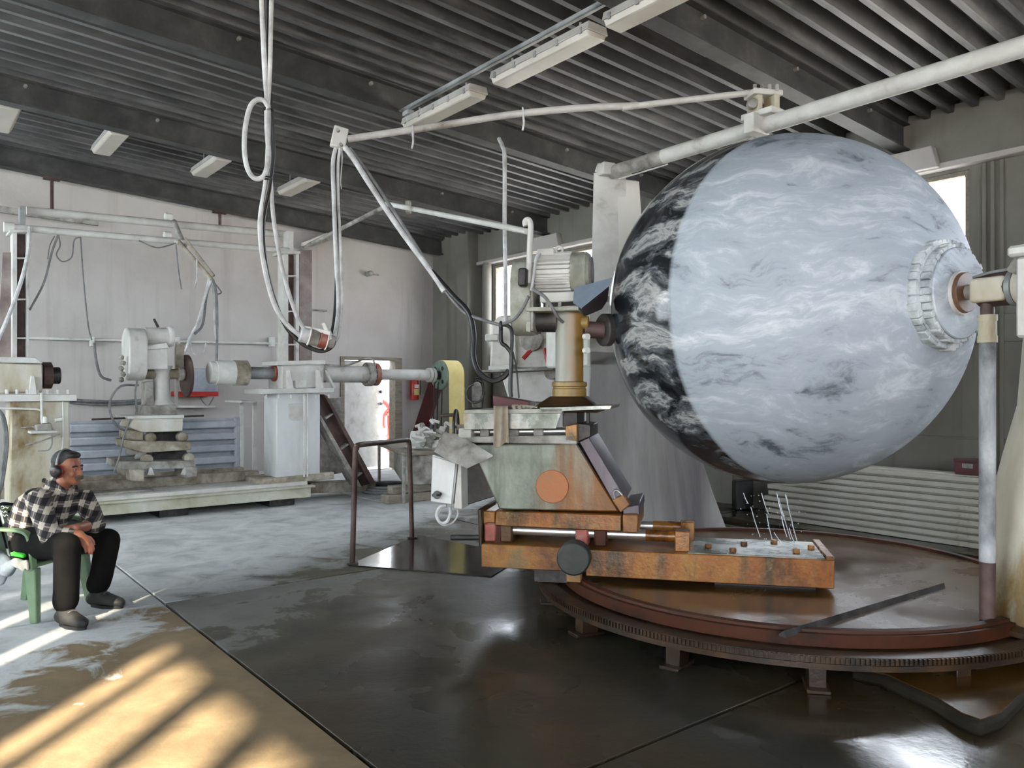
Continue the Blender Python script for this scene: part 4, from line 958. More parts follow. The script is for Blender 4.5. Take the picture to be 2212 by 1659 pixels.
def stad(p0, p1, t0, t1, r, yc):
    xa, xb = bp(p0, 760, yc).x, bp(p1, 760, yc).x; za, zb = bp(p0, t1, yc).z, bp(p0, t0, yc).z
    return stadium(xa, xb, za, zb, r, yc)
stad(270, 311, 708, 822, .21, 10.75).obj('belt_guard', MATS['white_paint'], ca, .02, seg=2)
MB().cyl(bp(312, 727, 10.8), bp(362, 727, 10.8), .115, n=24).obj('motor', MATS['dusty_white'], ca, .01)
MB().cyl(bp(360, 727, 10.8), bp(374, 727, 10.8), .135, n=24).obj('motor_cowl', MATS['dusty_white'], ca, .03, seg=2)
A('gear_case', [(316, 744), (362, 742), (364, 798), (316, 798)], 10.62, 10.98, 'dusty_white', .012)
A('gear_lid', [(312, 748), (360, 740), (366, 752), (316, 756)], 10.58, 11.0, 'dusty_white', .006)
A('guide_post', [(379, 738), (385, 738), (385, 880), (379, 880)], 10.9, 10.95, 'white_paint', .003)
A('frame_plate', [(380, 742), (398, 742), (398, 800), (380, 800)], 10.85, 10.88, 'dust_brown', .003)
A('handle', [(331, 689), (335, 688), (345, 706), (340, 708)], 10.7, 10.73, 'dark_steel', .003)
for k in range(5):
    q = bp(262 + 4 * (k % 2), 772 + 12 * k, 10.6); MB().cbox(q, (.05, .06, .05), (.3 * k, .2, .5)).obj('clamp', MATS['dust_grey'], ca, .01)
MB().tube([bp(299, 832, 10.6), bp(262, 834, 10.5), bp(240, 860, 10.45), bp(238, 890, 10.45), bp(252, 920, 10.45), bp(270, 930, 10.5)], .014, 8).tube([bp(296, 824, 10.6), bp(292, 850, 10.5), bp(296, 890, 10.5)], .012, 8).tube([bp(284, 905, 10.45), bp(268, 940, 10.4), bp(258, 985, 10.35), bp(246, 1020, 10.3)], .01, 8).obj('hose', MATS['cable_grey'], ca)

# ------------------------------------------------------------------ belt sander at the end of the lathe's tube
bs_ = thing('belt_sander', 'belt grinder with mint green wheel and long yellow abrasive belt beside the corner column', 'belt grinder', FB, (bp(960, 900, 10.7).x, 10.7, .0))
wx0, wx1 = bp(948, 815, AY).x, bp(966, 815, AY).x; wr = .245
MB().cyl((wx0, AY, AZ), (wx0 + .05, AY, AZ), wr - .01, n=36).obj('wheel', MATS['mint_paint'], bs_, .006)
MB().torus((wx0 + .005, AY, AZ), (1, 0, 0), wr - .03, .018, 36, 8).obj('wheel_rim', MATS['mint_paint'], bs_)
MB().cyl((wx0 - .08, AY, AZ), (wx0 + .02, AY, AZ), .07, n=16).obj('hub', MATS['dark_steel'], bs_)
for k in range(4):
    a = PI / 4 + k * PI / 2; q = Vector((wx0 - .002, AY + .15 * math.cos(a), AZ + .15 * math.sin(a))); MB().cyl(q, q + Vector((.01, 0, 0)), .035, n=12).obj('wheel_hole', MATS['black_plastic'], bs_)
bx0, bx1 = wx0 + .03, wx0 + .33
def band(path, th=.006):
    mb = MB(); rings = []
    for i, (y, z) in enumerate(path):
        a = path[max(i - 1, 0)]; b = path[min(i + 1, len(path) - 1)]
        d = Vector((b[0] - a[0], b[1] - a[1])).normalized(); nx, nz = -d.y * th, d.x * th
        rings.append([Vector((bx0, y, z)), Vector((bx1, y, z)), Vector((bx1, y + nx, z + nz)), Vector((bx0, y + nx, z + nz))])
    return mb.loft(rings)
m = mat('abrasive_belt', [(196, 178, 112), (212, 196, 136)], 5, .9, bmp=.1)
pth = [(AY - wr - .02, .62), (AY - wr, AZ)] + [(AY - wr * math.cos(a), AZ + wr * math.sin(a)) for a in [R(15 * k) for k in range(1, 11)]]
band(pth, -.006).obj('abrasive_belt', m, bs_)
pe = pth[-1]
band([pe, (pe[0] + .55, pe[1] - .9), (pe[0] + .70, pe[1] - 1.15)], -.006).obj('belt_return', MATS['dark_red'], bs_)
for a in (938, 946, 955):
    MB().cyl(bp(a, 828, AY + .0), bp(a - 2, 925, AY + .0), .012, n=8).obj('chain', MATS['dark_steel'], bs_)
MB().cyl(bp(948, 825, AY - .1), bp(925, 930, AY - .1), .010, n=6).obj('cable', MATS['cable_black'], bs_)
MB().box((wx0 - .25, AY + .0, 0), (wx0 - .05, AY + .25, .75)).obj('stand', MATS['dust_grey'], bs_, .01)

# ------------------------------------------------------------------ things by the back wall
def wallthing(name, label, cat, x, y, group=None): return thing(name, label, cat, FB, (x, y, 0), group)
pn = thing('slatted_panel', 'blue grey ribbed metal panel standing behind the lathe carriage', 'panel', FB, (bp(340, 980, 13.2).x, 13.2, 0))
xa, xb = bp(150, 960, 13.2).x, bp(522, 960, 13.2).x
for k in range(5):
    z = .14 + k * .195
    MB().prism([(xa, 13.20, z), (xa, 13.11, z + .03), (xa, 13.11, z + .130), (xa, 13.20, z + .155)], (xb - xa - .12, 0, 0)).obj('slat', MATS['blue_panel'], pn, .01)
MB().box((xa, 13.20, 0), (xb, 13.24, 1.10)).obj('back_sheet', MATS['blue_panel'], pn)
MB().box((xb - .14, 13.12, 0), (xb, 13.21, 1.12)).obj('end_strip', MATS['blue_panel'], pn, .01)
ts = thing('wall_tool_box', 'grey and red tool box on a bracket fixed to the plaster wall', 'tool box', FB, (bp(430, 850, 13.5).x, 13.5, bp(430, 857, 13.5).z))
slab(MB(), FB, [(414, 796), (470, 796), (470, 848), (414, 848)], 13.35, 13.68).obj('case', MATS['blue_panel'], ts, .01)
slab(MB(), FB, [(386, 846), (472, 846), (472, 856), (386, 857)], 13.25, 13.69).obj('tray', MATS['red_paint'], ts, .004)
slab(MB(), FB, [(380, 876), (466, 876), (466, 881), (380, 881)], 13.3, 13.69).obj('bracket', MATS['dusty_white'], ts, .003)
MB().tube([bp(432, 858, 13.5), bp(440, 870, 13.4), bp(450, 876, 13.4), (bp(462, 858, 13.5))], .01, 6).obj('cable', MATS['cable_grey'], ts)
wp = thing('wall_conduit', 'pale conduit pipe clamped along the plaster wall', 'pipe', FB, (bp(340, 735, 13.6).x, 13.6, bp(340, 742, 13.6).z))
MB().tube([bp(-20, 728, 13.62), bp(300, 736, 13.62), bp(598, 742, 13.62)], .022, 10, 0).obj('pipe', MATS['dusty_white'], wp)
MB().tube([bp(600, 740, 13.62), bp(600, 800, 13.62)], .02, 10, 0).obj('drop_pipe', MATS['dusty_white'], wp)
for a in (200, 385, 590): slab(MB(), FB, [(a - 4, 728), (a + 4, 728), (a + 4, 748), (a - 4, 748)], 13.56, 13.69).obj('clip', MATS['dusty_white'], wp)
m = MB().tube([bp(150, 864, 13.62), bp(240, 868, 13.62), bp(330, 864, 13.62)], .025, 8).tube([bp(150, 870, 13.62), bp(230, 874, 13.62), bp(330, 868, 13.62)], .02, 8)
single('wall_cable', m, MATS['cable_grey'], 'pair of grey cables sagging along the wall behind the lathe', 'cable', FB)
m = slab(MB(), FB, [(522, 866), (576, 866), (576, 870), (522, 870)], 12.4, 13.2)
st = thing('side_table', 'slim white steel stand between ribbed panel and lathe pedestal', 'stand', FB, (bp(550, 960, 12.6).x, 12.6, 0))
m.obj('top', MATS['white_paint'], st)
for y in (12.5, 13.1):
    q = bp(551, 960, 12.5); MB().box((q.x - .03, y, 0), (q.x + .03, y + .05, bp(551, 869, 12.5).z)).obj('leg', MATS['white_paint'], st, .004)
single('ceiling_bar', slab(MB(), FB, [(0, 444), (213, 479), (213, 487), (0, 458)], 13.45, 13.52), MATS['dust_grey'], 'grey angle bar hung below the last roof beam', 'bar', FB)
for k, (a, t0, t1) in enumerate(((112, 352, 452), (475, 432, 486))):
    q0 = bp(a, t0, 13.38); q1 = bp(a, t1, 13.38)
    o = thing('hanger_rod', ('rusty hanger rod below the roof beam, over the tapered upright', 'rusty hanger rod below the roof beam, over the jib arm')[k], 'rod', FB, (q0.x, q0.y, q1.z))
    q0.z = zbeam(q0.x) + .005
    MB().cyl(q0, q1, .025, n=10).obj('rod', MATS['brown_steel'], o); MB().cbox(q0 + Vector((0, 0, -.02)), (.22, .12, .05)).obj('plate', MATS['brown_steel'], o, .005)
# fire extinguishers
def extinguisher(label, base, m, fr, s=1.0):
    o = thing('fire_extinguisher', label, 'fire extinguisher', fr, base)
    x, y, z = base
    MB().lathe([(.02, z), (.085 * s, z), (.09 * s, z + .02), (.09 * s, z + .36 * s), (.06 * s, z + .43 * s), (.03 * s, z + .45 * s)], 20, (x, y, 0)).obj('cylinder', m, o)
    MB().cyl((x, y, z + .44 * s), (x, y, z + .50 * s), .028 * s, n=10).cbox((x + .03, y, z + .52 * s), (.12 * s, .03, .03)).obj('valve', MATS['black_plastic'], o, .004)
    MB().tube([(x + .03, y - .02, z + .48 * s), (x + .11 * s, y - .05, z + .42 * s), (x + .10 * s, y - .06, z + .2 * s), (x + .09 * s, y - .07, z + .1 * s)], .011, 8).obj('hose', MATS['cable_black'], o)
    return o
q = bp(895, 864, YA - .1)
e1 = extinguisher('red fire extinguisher hung on the wall by the open door', (q.x, YA - .10, q.z), MATS['red_paint'], FB)
MB().box((q.x - .06, YA - .195, q.z + .10), (q.x + .06, YA - .185, q.z + .22)).obj('label', MATS['abrasive_belt'], e1); MB().box((q.x - .05, YA - .196, q.z + .24), (q.x + .05, YA - .186, q.z + .31)).obj('label', MATS['dusty_white'], e1)
MB().box((q.x - .09, YA - .20, q.z + .45), (q.x + .11, YA - .01, q.z + .50)).obj('bracket', MATS['abrasive_belt'], e1)
q = FB.px(1030, 880, x=8.6)
e2 = extinguisher('dust covered grey fire extinguisher with black hose by the corner column', (q.x, q.y, q.z), MATS['dust_grey'], FB, 1.05)
single('number_plate', MB().box((8.735, bp(0, 0, 1).y * 0 + FB.px(984, 838, x=8.74).y, FB.px(984, 842, x=8.74).z), (8.752, FB.px(1004, 838, x=8.74).y, FB.px(984, 834, x=8.74).z)), MATS['dust_grey'], 'small grey plate fixed to the corner column', 'plate', FB)
# work table with motor and scrap
wt = thing('work_table', 'dusty low work table with box base near the open door', 'table', FB, (bp(890, 1000, 11.7).x, 11.7, 0))
q0, q1 = FB.px(818, 958, z=.70), FB.px(960, 985, z=.70)
L2 = lambda n, pts, y0, y1, m, bev=.006: slab(MB(), FB, pts, y0, y1).obj(n, MATS[m], wt, bev)
tz = .70
tp = [FB.px(a, b, z=tz) for a, b in ((818, 957), (874, 978), (985, 972), (925, 945))]
MB().prism(tp, (0, 0, -.05)).obj('table_top', MATS['wood_grey'], wt, .006)
bx = [FB.px(a, b, z=.65) for a, b in ((872, 984), (960, 982), (930, 960), (850, 960))]
MB().prism(bx, (0, 0, -.42)).obj('box_base', MATS['dust_grey'], wt, .01)
for a, b in ((819, 958), (872, 981), (962, 975)):
    q = FB.px(a, b, z=.68); MB().cyl((q.x, q.y, 0), (q.x, q.y, .67), .025, n=10).obj('leg', MATS['dust_grey'], wt)
MB().box((bx[0].x - .3, bx[0].y - .1, 0), (bx[0].x + .5, bx[0].y + .12, .12)).obj('timber', MATS['wood_grey'], wt, .01); MB().box((bx[0].x - .2, bx[0].y - .05, .12), (bx[0].x + .6, bx[0].y + .12, .235)).obj('timber', MATS['wood_grey'], wt, .01)
mo = thing('electric_motor', 'dusty white electric motor lying on the work table', 'motor', FB, FB.px(905, 968, z=.70))
q = FB.px(905, 968, z=.70); d = Vector((.8, -.6, 0)).normalized()
MB().cyl(q + Vector((-.08, .1, .13)), q + Vector((-.08, .1, .13)) + d * .26, .125, n=24).obj('body', MATS['dusty_white'], mo, .01)
c_ = q + Vector((-.08, .1, .13)) + d * .26
MB().cyl(c_, c_ + d * .02, .105, n=24).cyl(c_ + d * .02, c_ + d * .03, .04, n=12).obj('end_shield', MATS['dusty_white'], mo, .004)
MB().box((q.x - .12, q.y - .1, .70), (q.x + .2, q.y + .2, .73)).obj('foot', MATS['dusty_white'], mo, .004)
for k in range(26):
    a = random.uniform(900, 965); b = random.uniform(915, 962)
    q = P(a, b, 11.35 + random.uniform(-.2, .25)); 
    if k < 13: m = MB().tube([(0, 0, 0), (random.uniform(-.1, .1), random.uniform(-.1, .1), .05), (random.uniform(-.2, .2), random.uniform(-.1, .1), .02)], .022, 8)
    else: m = MB().cbox((0, 0, 0), (random.uniform(.06, .2), random.uniform(.05, .12), random.uniform(.04, .10)), (random.uniform(0, 3), random.uniform(0, 3), random.uniform(0, 3)))
    o = m.obj('scrap_piece', MATS['dusty_white' if k % 3 else 'dust_grey'], None, .008); o.location = q
    tag(o, 'dusty bent pipe scrap on the work table heap' if k < 13 else 'dusty metal block in the work table heap', 'scrap', 'scrap heap on the work table')
m = MB()
for k in range(3): m.torus(Gd(842, 1062) + Vector((0, 0, .03 + .035 * k)), (0, 0, 1), .42 - .03 * k, .022, 36, 8)
single('coiled_hose', m, MATS['cable_grey'], 'coil of grey hose on the floor behind the tube barrier', 'hose')
# red stand pipe outside the door
rp = thing('stand_pipe', 'red stand pipe with curved outlet seen through the open door', 'pipe', FB, (bp(842, 960, 16.0).x, 16.0, -.02))
op = lambda a, b: bp(a, b, 16.0)
MB().tube([op(841, 985), op(841, 900), op(840, 880), op(830, 868), op(815, 860)], .06, 12, 4).obj('riser', MATS['red_paint'], rp)
MB().tube([op(827, 925), op(830, 895), op(842, 886), op(852, 896), op(856, 925)], .04, 10).obj('branch', MATS['red_paint'], rp)
for a, b in ((841, 942), (841, 895), (828, 922)): q = op(a, b); MB().cyl(q + Vector((0, 0, -.03)), q + Vector((0, 0, .03)), .10, n=14).obj('flange', MATS['red_fade'], rp)
q = op(841, 985); MB().box((q.x - .3, 15.8, -.02), (q.x + .3, 16.2, q.z + .1)).obj('plinth', MATS['yard'], rp, .01)

wbk = thing('wall_bracket', 'white triangular steel bracket high on the plaster wall by the lathe upright', 'bracket', FB, (bp(690, 520, 13.5).x, 13.6, bp(690, 530, 13.6).z))
slab(MB(), FB, [(653, 524), (732, 492), (732, 500), (653, 532)], 13.40, 13.46).obj('brace', MATS['white_paint'], wbk, .004)
slab(MB(), FB, [(655, 532), (725, 508), (728, 514), (660, 538)], 13.46, 13.69).obj('shelf', MATS['dust_grey'], wbk, .004)
wl_ = thing('wall_lamp', 'small round fitting on a stub fixed to the plaster wall', 'lamp', FB, (bp(803, 592, 13.6).x, 13.6, bp(803, 598, 13.6).z))
q = bp(803, 590, 13.5); MB().cyl(q, Vector((q.x, 13.70, q.z)), .05, n=14).obj('globe', MATS['dust_grey'], wl_, .02, seg=2); MB().cyl(q + Vector((0, .08, 0)), q + Vector((.22, .14, 0)), .018, n=8).obj('stub', MATS['dust_grey'], wl_)
single('wall_rod', MB().cyl(bp(663, 668, 13.6), bp(706, 671, 13.6), .014, n=8).cyl(bp(704, 671, 13.6), Vector((bp(704, 671, 13.6).x, 13.71, bp(704, 671, 13.6).z)), .012, n=8), MATS['dust_grey'], 'thin grey rod sticking out along the plaster wall beside the upright', 'rod', FB)
# ------------------------------------------------------------------ overhead tube, swing arm, hanging cables
t0, t1 = P(1322, 372, 7.9), Vector((3.62, 4.5, 0)); t1.z = t0.z
ot = thing('overhead_tube', 'thick white steel tube spanning between the two axle supports above the ball', 'tube', FW, t0)
MB().cyl(t0, t0.lerp(t1, .45), .066, n=24).obj('tube', MATS['dust_grey'], ot)
dv = (t1 - t0).normalized()
MB().cyl(t0.lerp(t1, .16), t1, .068, n=24).obj('tube_cover', MATS['white_paint'], ot)
MB().cbox(t0 + Vector((-.06, -.02, .02)), (.14, .14, .12), (0, 0, .4)).obj('end_bracket', MATS['white_paint'], ot, .01)
MB().cyl(t0 + dv * .1 + Vector((0, 0, -.09)), t0.lerp(t1, .17) + Vector((0, 0, -.085)), .008, n=6).obj('wire', MATS['cable_white'], ot)
tr_c = t0.lerp(t1, 0); k_ = 0
# trolley where the line of the tube passes under the arm
best = min((t0.lerp(t1, i / 200) for i in range(201)), key=lambda q: abs(CX + F * q.x / q.y - 1650))
az = math.atan2(dv.y, dv.x)
ar = thing('swing_arm', 'white swing arm pipe on a trolley over the ball, ending in a cable clamp', 'arm', FW, best + Vector((0, 0, .07)))
MB().cbox(best + Vector((0, 0, .085)), (.30, .20, .05), (0, 0, az)).obj('saddle_plate', MATS['white_paint'], ar, .006)
MB().cbox(best + Vector((-.06, -.02, .0)), (.10, .22, .16), (0, 0, az)).obj('saddle_cheek', MATS['white_paint'], ar, .006)
for s_ in (-1, 1): MB().cbox(best + Vector((.07 * s_, 0, .165)), (.05, .16, .15), (0, 0, .3)).obj('trolley_cheek', MATS['stained_white'], ar, .008)
MB().cyl(best + Vector((-.11, -.09, .16)), best + Vector((-.11, -.03, .16)), .042, n=14).obj('trolley_wheel', MATS['dust_grey'], ar, .006)
MB().cbox(best + Vector((0, 0, .255)), (.26, .18, .045), (0, 0, .2)).obj('trolley_top', MATS['white_paint'], ar, .006)
for k in range(4): MB().cyl(best + Vector((-.09 + .06 * k, -.07, .26)), best + Vector((-.09 + .06 * k, -.07, .315)), .016, n=8).obj('bolt', MATS['dust_grey'], ar)
a0 = best + Vector((-.02, 0, .285)); a1 = P(752, 300, 6.4)
MB().cyl(a0, a0.lerp(a1, .34), .026, n=16).obj('arm_end', MATS['white_paint'], ar)
mid_ = a0.lerp(a1, .33); mid_.z -= .02
MB().tube([a0.lerp(a1, .30), a0.lerp(a1, .45) + Vector((0, 0, .035)), a0.lerp(a1, .62) + Vector((0, 0, .045)), a0.lerp(a1, .8) + Vector((0, 0, .02)), a1], .029, 14).obj('arm_pipe', mat('arm_stain', [(104, 92, 80), (160, 156, 150), (190, 188, 184)], 1.6, .7, pos=[.34, .46, .6]), ar)
for f_, dz in ((.58, .055), (.845, .012)):
    q = a0.lerp(a1, f_) + Vector((0, 0, dz)); MB().torus(q, a1 - a0, .034, .007, 16, 6).tube([q + Vector((0, -.03, -.03)), q + Vector((.005, -.03, -.10)), q + Vector((-.005, -.03, -.16))], .009, 6).obj('tie', MATS['cable_white'], ar)
cb = P(733, 298, 6.4)
o = MB().cbox(cb, (.12, .07, .17), (0, R(12), .3)).obj('clamp_box', MATS['white_paint'], ar, .008)
for a, b in ((731, 283), (738, 314)): q = P(a, b, 6.35); MB().cyl(q, q + Vector((0, -.035, 0)), .013, n=8).obj('clamp_bolt', MATS['dust_grey'], ar)
MB().tube([P(738, 318, 6.4), P(739, 345, 6.4), P(736, 390, 6.4), P(738, 408, 6.4)], .005, 6).obj('loose_strap', MATS['cable_white'], ar)
# hanging cable set
def cable(name, pts, r, m, label, par=None, n=10):
    mb = MB().tube([P(*p) for p in pts], r, n)
    if par: return mb.obj(name, MATS[m], par)
    return single(name, mb, MATS[m], label, 'cable')
hc = thing('hanging_cables', 'bundle of white and black cables dropping from the roof to a plug connector', 'cables', FW, P(680, 745, 5.9))
top_z = lambda x, y: 0
cable('cable', [(566, -140, 5.2), (566, 0, 5.3), (572, 150, 5.35), (580, 260, 5.4), (576, 380, 5.5), (562, 480, 5.6), (570, 570, 5.7), (590, 650, 5.8), (615, 695, 5.85), (645, 722, 5.9), (672, 735, 5.9)], .018, 'cable_white', '', hc)
cable('cable', [(586, -140, 5.2), (586, 0, 5.3), (583, 150, 5.35), (578, 260, 5.4), (584, 380, 5.5), (592, 480, 5.6), (612, 590, 5.7), (640, 680, 5.8), (660, 715, 5.9)], .015, 'cable_white', '', hc)
cable('cable', [(576, -140, 5.22), (576, 100, 5.36), (584, 230, 5.4), (590, 320, 5.45), (582, 400, 5.5), (568, 480, 5.62), (572, 560, 5.7), (590, 640, 5.85), (616, 702, 5.9), (650, 740, 5.95), (690, 758, 6.0), (715, 750, 6.0), (722, 735, 6.0)], .017, 'cable_black', '', hc)
lo = [(581, 235), (571, 218), (555, 216), (540, 232), (530, 275), (528, 325), (535, 365), (550, 385), (568, 382), (577, 360), (580, 330), (577, 280), (576, 240)]
cable('coil', [(a, b, 5.35) for a, b in lo], .017, 'cable_white', '', hc)
for (a, b) in ((580, 236), (576, 384)): q = P(a, b, 5.38); MB().torus(q, (0, 0, 1), .035, .006, 16, 6).obj('tie', MATS['cable_black'], hc)
d0, d1 = P(648, 722, 5.9), P(722, 740, 6.0)
def seg(f0, f1, r, m, n_): return MB().cyl(d0.lerp(d1, f0), d0.lerp(d1, f1), r, n=20).obj(n_, MATS[m], hc, .005)
seg(0, .28, .058, 'cable_white', 'plug'); seg(.28, .55, .062, 'dust_grey', 'plug_body'); seg(.55, .78, .066, 'red_fade', 'socket'); seg(.78, 1.0, .05, 'dust_grey', 'socket_end')
seg(.24, .29, .07, 'dusty_white', 'ring'); seg(.76, .80, .075, 'dusty_white', 'ring')
MB().cbox(d0.lerp(d1, .82) + Vector((0, 0, .07)), (.03, .1, .14), (0, -.4, 0)).obj('latch', MATS['dusty_white'], hc, .004)
MB().cbox(d0.lerp(d1, .5) + Vector((0, -.02, .06)), (.22, .02, .03), (0, .22, 0)).obj('lever', MATS['dusty_white'], hc, .003)
cable('riser', [(716, 742, 6.0), (724, 720, 6.05), (731, 660, 6.15), (726, 560, 6.25), (722, 450, 6.3), (719, 360, 6.35), (724, 325, 6.4), (730, 315, 6.4)], .017, 'cable_white', '', hc)
cable('riser', [(722, 742, 6.03), (733, 715, 6.08), (739, 640, 6.18), (736, 540, 6.27), (731, 440, 6.33), (730, 360, 6.37), (735, 315, 6.4)], .012, 'cable_white', '', hc)
cable('riser', [(712, 735, 6.05), (722, 690, 6.12), (727, 600, 6.22), (727, 480, 6.32), (725, 370, 6.38), (731, 318, 6.42)], .014, 'cable_black', '', hc)
fc = thing('feed_cables', 'grey and black cables sloping from the arm clamp down to the grinding machine', 'cables', FW, P(1040, 780, 5.9))
cable('cable', [(745, 318, 6.38), (765, 345, 6.36), (800, 400, 6.3), (860, 490, 6.2), (935, 592, 6.05), (960, 630, 6.0)], .022, 'cable_white', '', fc)
cable('cable', [(755, 320, 6.40), (780, 352, 6.38), (840, 440, 6.25), (930, 580, 6.08)], .014, 'cable_grey', '', fc)
cable('cable', [(932, 586, 6.06), (980, 640, 5.98), (1012, 675, 5.92), (1023, 720, 5.88), (1022, 765, 5.85), (1032, 800, 5.82), (1060, 822, 5.8), (1085, 816, 5.78), (1100, 800, 5.78)], .021, 'cable_black', '', fc)
cable('cable', [(955, 620, 6.02), (1000, 672, 5.95), (1040, 690, 5.85), (1080, 702, 5.75)], .013, 'cable_grey', '', fc)
cable('cable', [(1080, 702, 5.75), (1110, 690, 5.65), (1130, 665, 5.55), (1142, 640, 5.5)], .012, 'cable_grey', '', fc)
cable('cable', [(1082, 700, 5.75), (1100, 706, 5.72), (1106, 725, 5.7), (1104, 780, 5.7), (1103, 850, 5.7)], .014, 'cable_black', '', fc)
cable('cable', [(1082, 705, 5.75), (1083, 738, 5.72), (1095, 750, 5.7), (1105, 770, 5.7), (1102, 830, 5.7), (1104, 858, 5.7)], .015, 'cable_black', '', fc)
cable('cable', [(1108, 760, 5.7), (1116, 800, 5.72), (1121, 860, 5.72)], .006, 'cable_black', '', fc)
q = P(1082, 705, 5.75); MB().torus(q, (1, 0, 0), .03, .012, 12, 6).obj('tie', MATS['cable_black'], fc)
# conduit dropping from beam to machine
single('drop_conduit', MB().tube([P(1078, 300, 8.6), P(1086, 318, 8.4), P(1090, 345, 8.3), P(1090, 500, 8.3), P(1092, 600, 8.3), P(1092, 695, 8.3)], .022, 10), MATS['cable_white'], 'pale vertical conduit dropping from a roof beam to the drive gearbox', 'conduit')
cr = thing('cross_rail', 'white pipe rail with brackets running below the roof beams to the hook post', 'rail', FW, P(900, 455, 9.4))
MB().cyl(P(835, 440, 9.6), P(1138, 500, 7.6), .030, n=12).obj('rail', MATS['white_paint'], cr)
MB().cyl(P(665, 530, 10.6), P(840, 442, 9.6), .026, n=10).obj('rail', MATS['dust_grey'], cr)
MB().cbox(P(882, 448, 9.3), (.06, .10, .14)).obj('bracket', MATS['dust_grey'], cr, .006)
# ------------------------------------------------------------------ luminaires
def luminaire(x, y0, y1, z, wd, label, group, hang=True):
    o = thing('ceiling_light', label, 'light', FB, (x, (y0 + y1) / 2, z), group)
    sl_ = 0
    MB().prism([(x - wd / 2, y0, z + .05), (x + wd / 2, y0, z + .05), (x + wd * .42, y0, z + .12), (x - wd * .42, y0, z + .12)], (0, y1 - y0, 0)).obj('housing', MATS['fixture_white'], o, .006)
    MB().prism([(x - wd * .47, y0 + .01, z + .055), (x + wd * .47, y0 + .01, z + .055), (x + wd * .36, y0 + .01, z), (x - wd * .36, y0 + .01, z)], (0, y1 - y0 - .02, 0)).obj('diffuser', MATS['fixture_lens'], o, .01)
    if hang:
        for k in range(5):
            yy_ = y0 + .08 + (y1 - y0 - .16) * k / 4
            for s_ in (-1, 1): MB().cbox((x + s_ * wd * .485, yy_, z + .06), (.016, .03, .05)).obj('clip', MATS['galvanised'], o, .003)
        for yy_ in (y0 + .2, y1 - .2): MB().cyl((x, yy_, z + .11), (x, yy_, z + .20), .012, n=8).obj('hanger', MATS['galvanised'], o)
    else:
        for yy_ in (y0 + .2, y1 - .2): MB().cyl((x, yy_, z + .11), (x, yy_, zbeam(x) + DECK + .01), .01, n=6).obj('hanger', MATS['galvanised'], o)
    return o
LZ = 4.40
for (y0, y1, lab) in ((6.15, 7.42, 'long white tube light under the roof, next to the swing arm clamp end'), (4.52, 5.82, 'long white tube light under the roof, middle one of the cable tray row'), (3.05, 4.36, 'long white tube light crossing the big beam, last of the cable tray row')):
    luminaire(4.45, y0, y1, LZ, .24, lab, 'tube lights on the cable tray')
tr = thing('cable_tray', 'thin steel cable tray with black cable above the tube lights', 'cable tray', FB, (4.40, 5.2, LZ + .19))
MB().box((4.36, 1.0, LZ + .19), (4.40, 7.55, LZ + .205)).box((4.36, 1.0, LZ + .19), (4.365, 7.55, LZ + .235)).obj('tray', MATS['galvanised'], tr)
MB().tube([(4.38, 1.0, LZ + .225), (4.37, 3.0, LZ + .235), (4.385, 5.0, LZ + .222), (4.375, 7.0, LZ + .23), (4.40, 7.6, LZ + .20)], .014, 8).obj('cable', MATS['cable_black'], tr)
for yb in (7.5, 4.25): MB().cbox((4.38, yb, LZ + .20), (.10, .10, .04)).obj('clamp', MATS['galvanised'], tr, .004)
MB().box((4.35, 7.30, LZ + .14), (4.43, 7.42, LZ + .19)).obj('junction_box', MATS['galvanised'], tr, .004)
labs = ('flat white ceiling light near the roof edge, first in the row over the lathe headstock', 'flat white ceiling light of the row over the lathe, near the tapered upright', 'flat white ceiling light of the row over the lathe, above the jib arm', 'flat white ceiling light of the row over the lathe, nearer the corner column')
for k, x in enumerate((1.06, 2.2, 3.46, 4.72)):
    luminaire(x, 10.50, 11.55, zbeam(x) - .02, .27, labs[k], 'flat lights over the lathe', False)
single('sagging_wire', MB().tube([FB.px(1030, -10, z=4.6), FB.px(1100, 14, z=4.55), FB.px(1180, 28, z=4.55), FB.px(1252, 33, z=4.6)], .012, 6), MATS['cable_white'], 'thin white wire sagging under the roof deck beside the cable tray', 'wire')

# ------------------------------------------------------------------ on the floor
ba = thing('tube_barrier', 'bent brown steel tube barrier standing on the wet steel plate', 'barrier', FW, Gd(825, 1190))
p0, p1 = Gd(761, 1217, .012), Gd(890, 1162, .012)
h0, h1 = P(768, 962, p0.y), P(884, 950, p1.y)
up = Vector((0, 0, 1))
d_ = (h1 - h0); 
m = MB().tube([p0, p0.lerp(h0, .5), p0.lerp(h0, .93), h0.lerp(p0, .03) + d_ * .02, h0 + d_ * .06, h0 + d_ * .5, h0 + d_ * .94, h1.lerp(p1, .03) - d_ * .02, p1.lerp(h1, .93), p1.lerp(h1, .5), p1], .025, 14, 5)
m.obj('tube', MATS['brown_steel'], ba)
for q in (p0, p1): MB().cbox(q + Vector((0, 0, .006)), (.10, .08, .012), (0, 0, .3)).obj('foot_plate', MATS['rust_dark'], ba)
mat('wet_plate', [(46, 42, 42), (78, 74, 74), (60, 52, 48)], 2, .10, .75, bmp=.03, rvar=.05)
pl = [Gd(a, b, .012) for a, b in ((752, 1220), (1062, 1244), (1130, 1200), (905, 1155))]
single('floor_plate', MB().prism(pl, (0, 0, -.012)), MATS['wet_plate'], 'wet dark steel plate lying on the floor under the tube barrier', 'steel plate', FW, bev=.002)
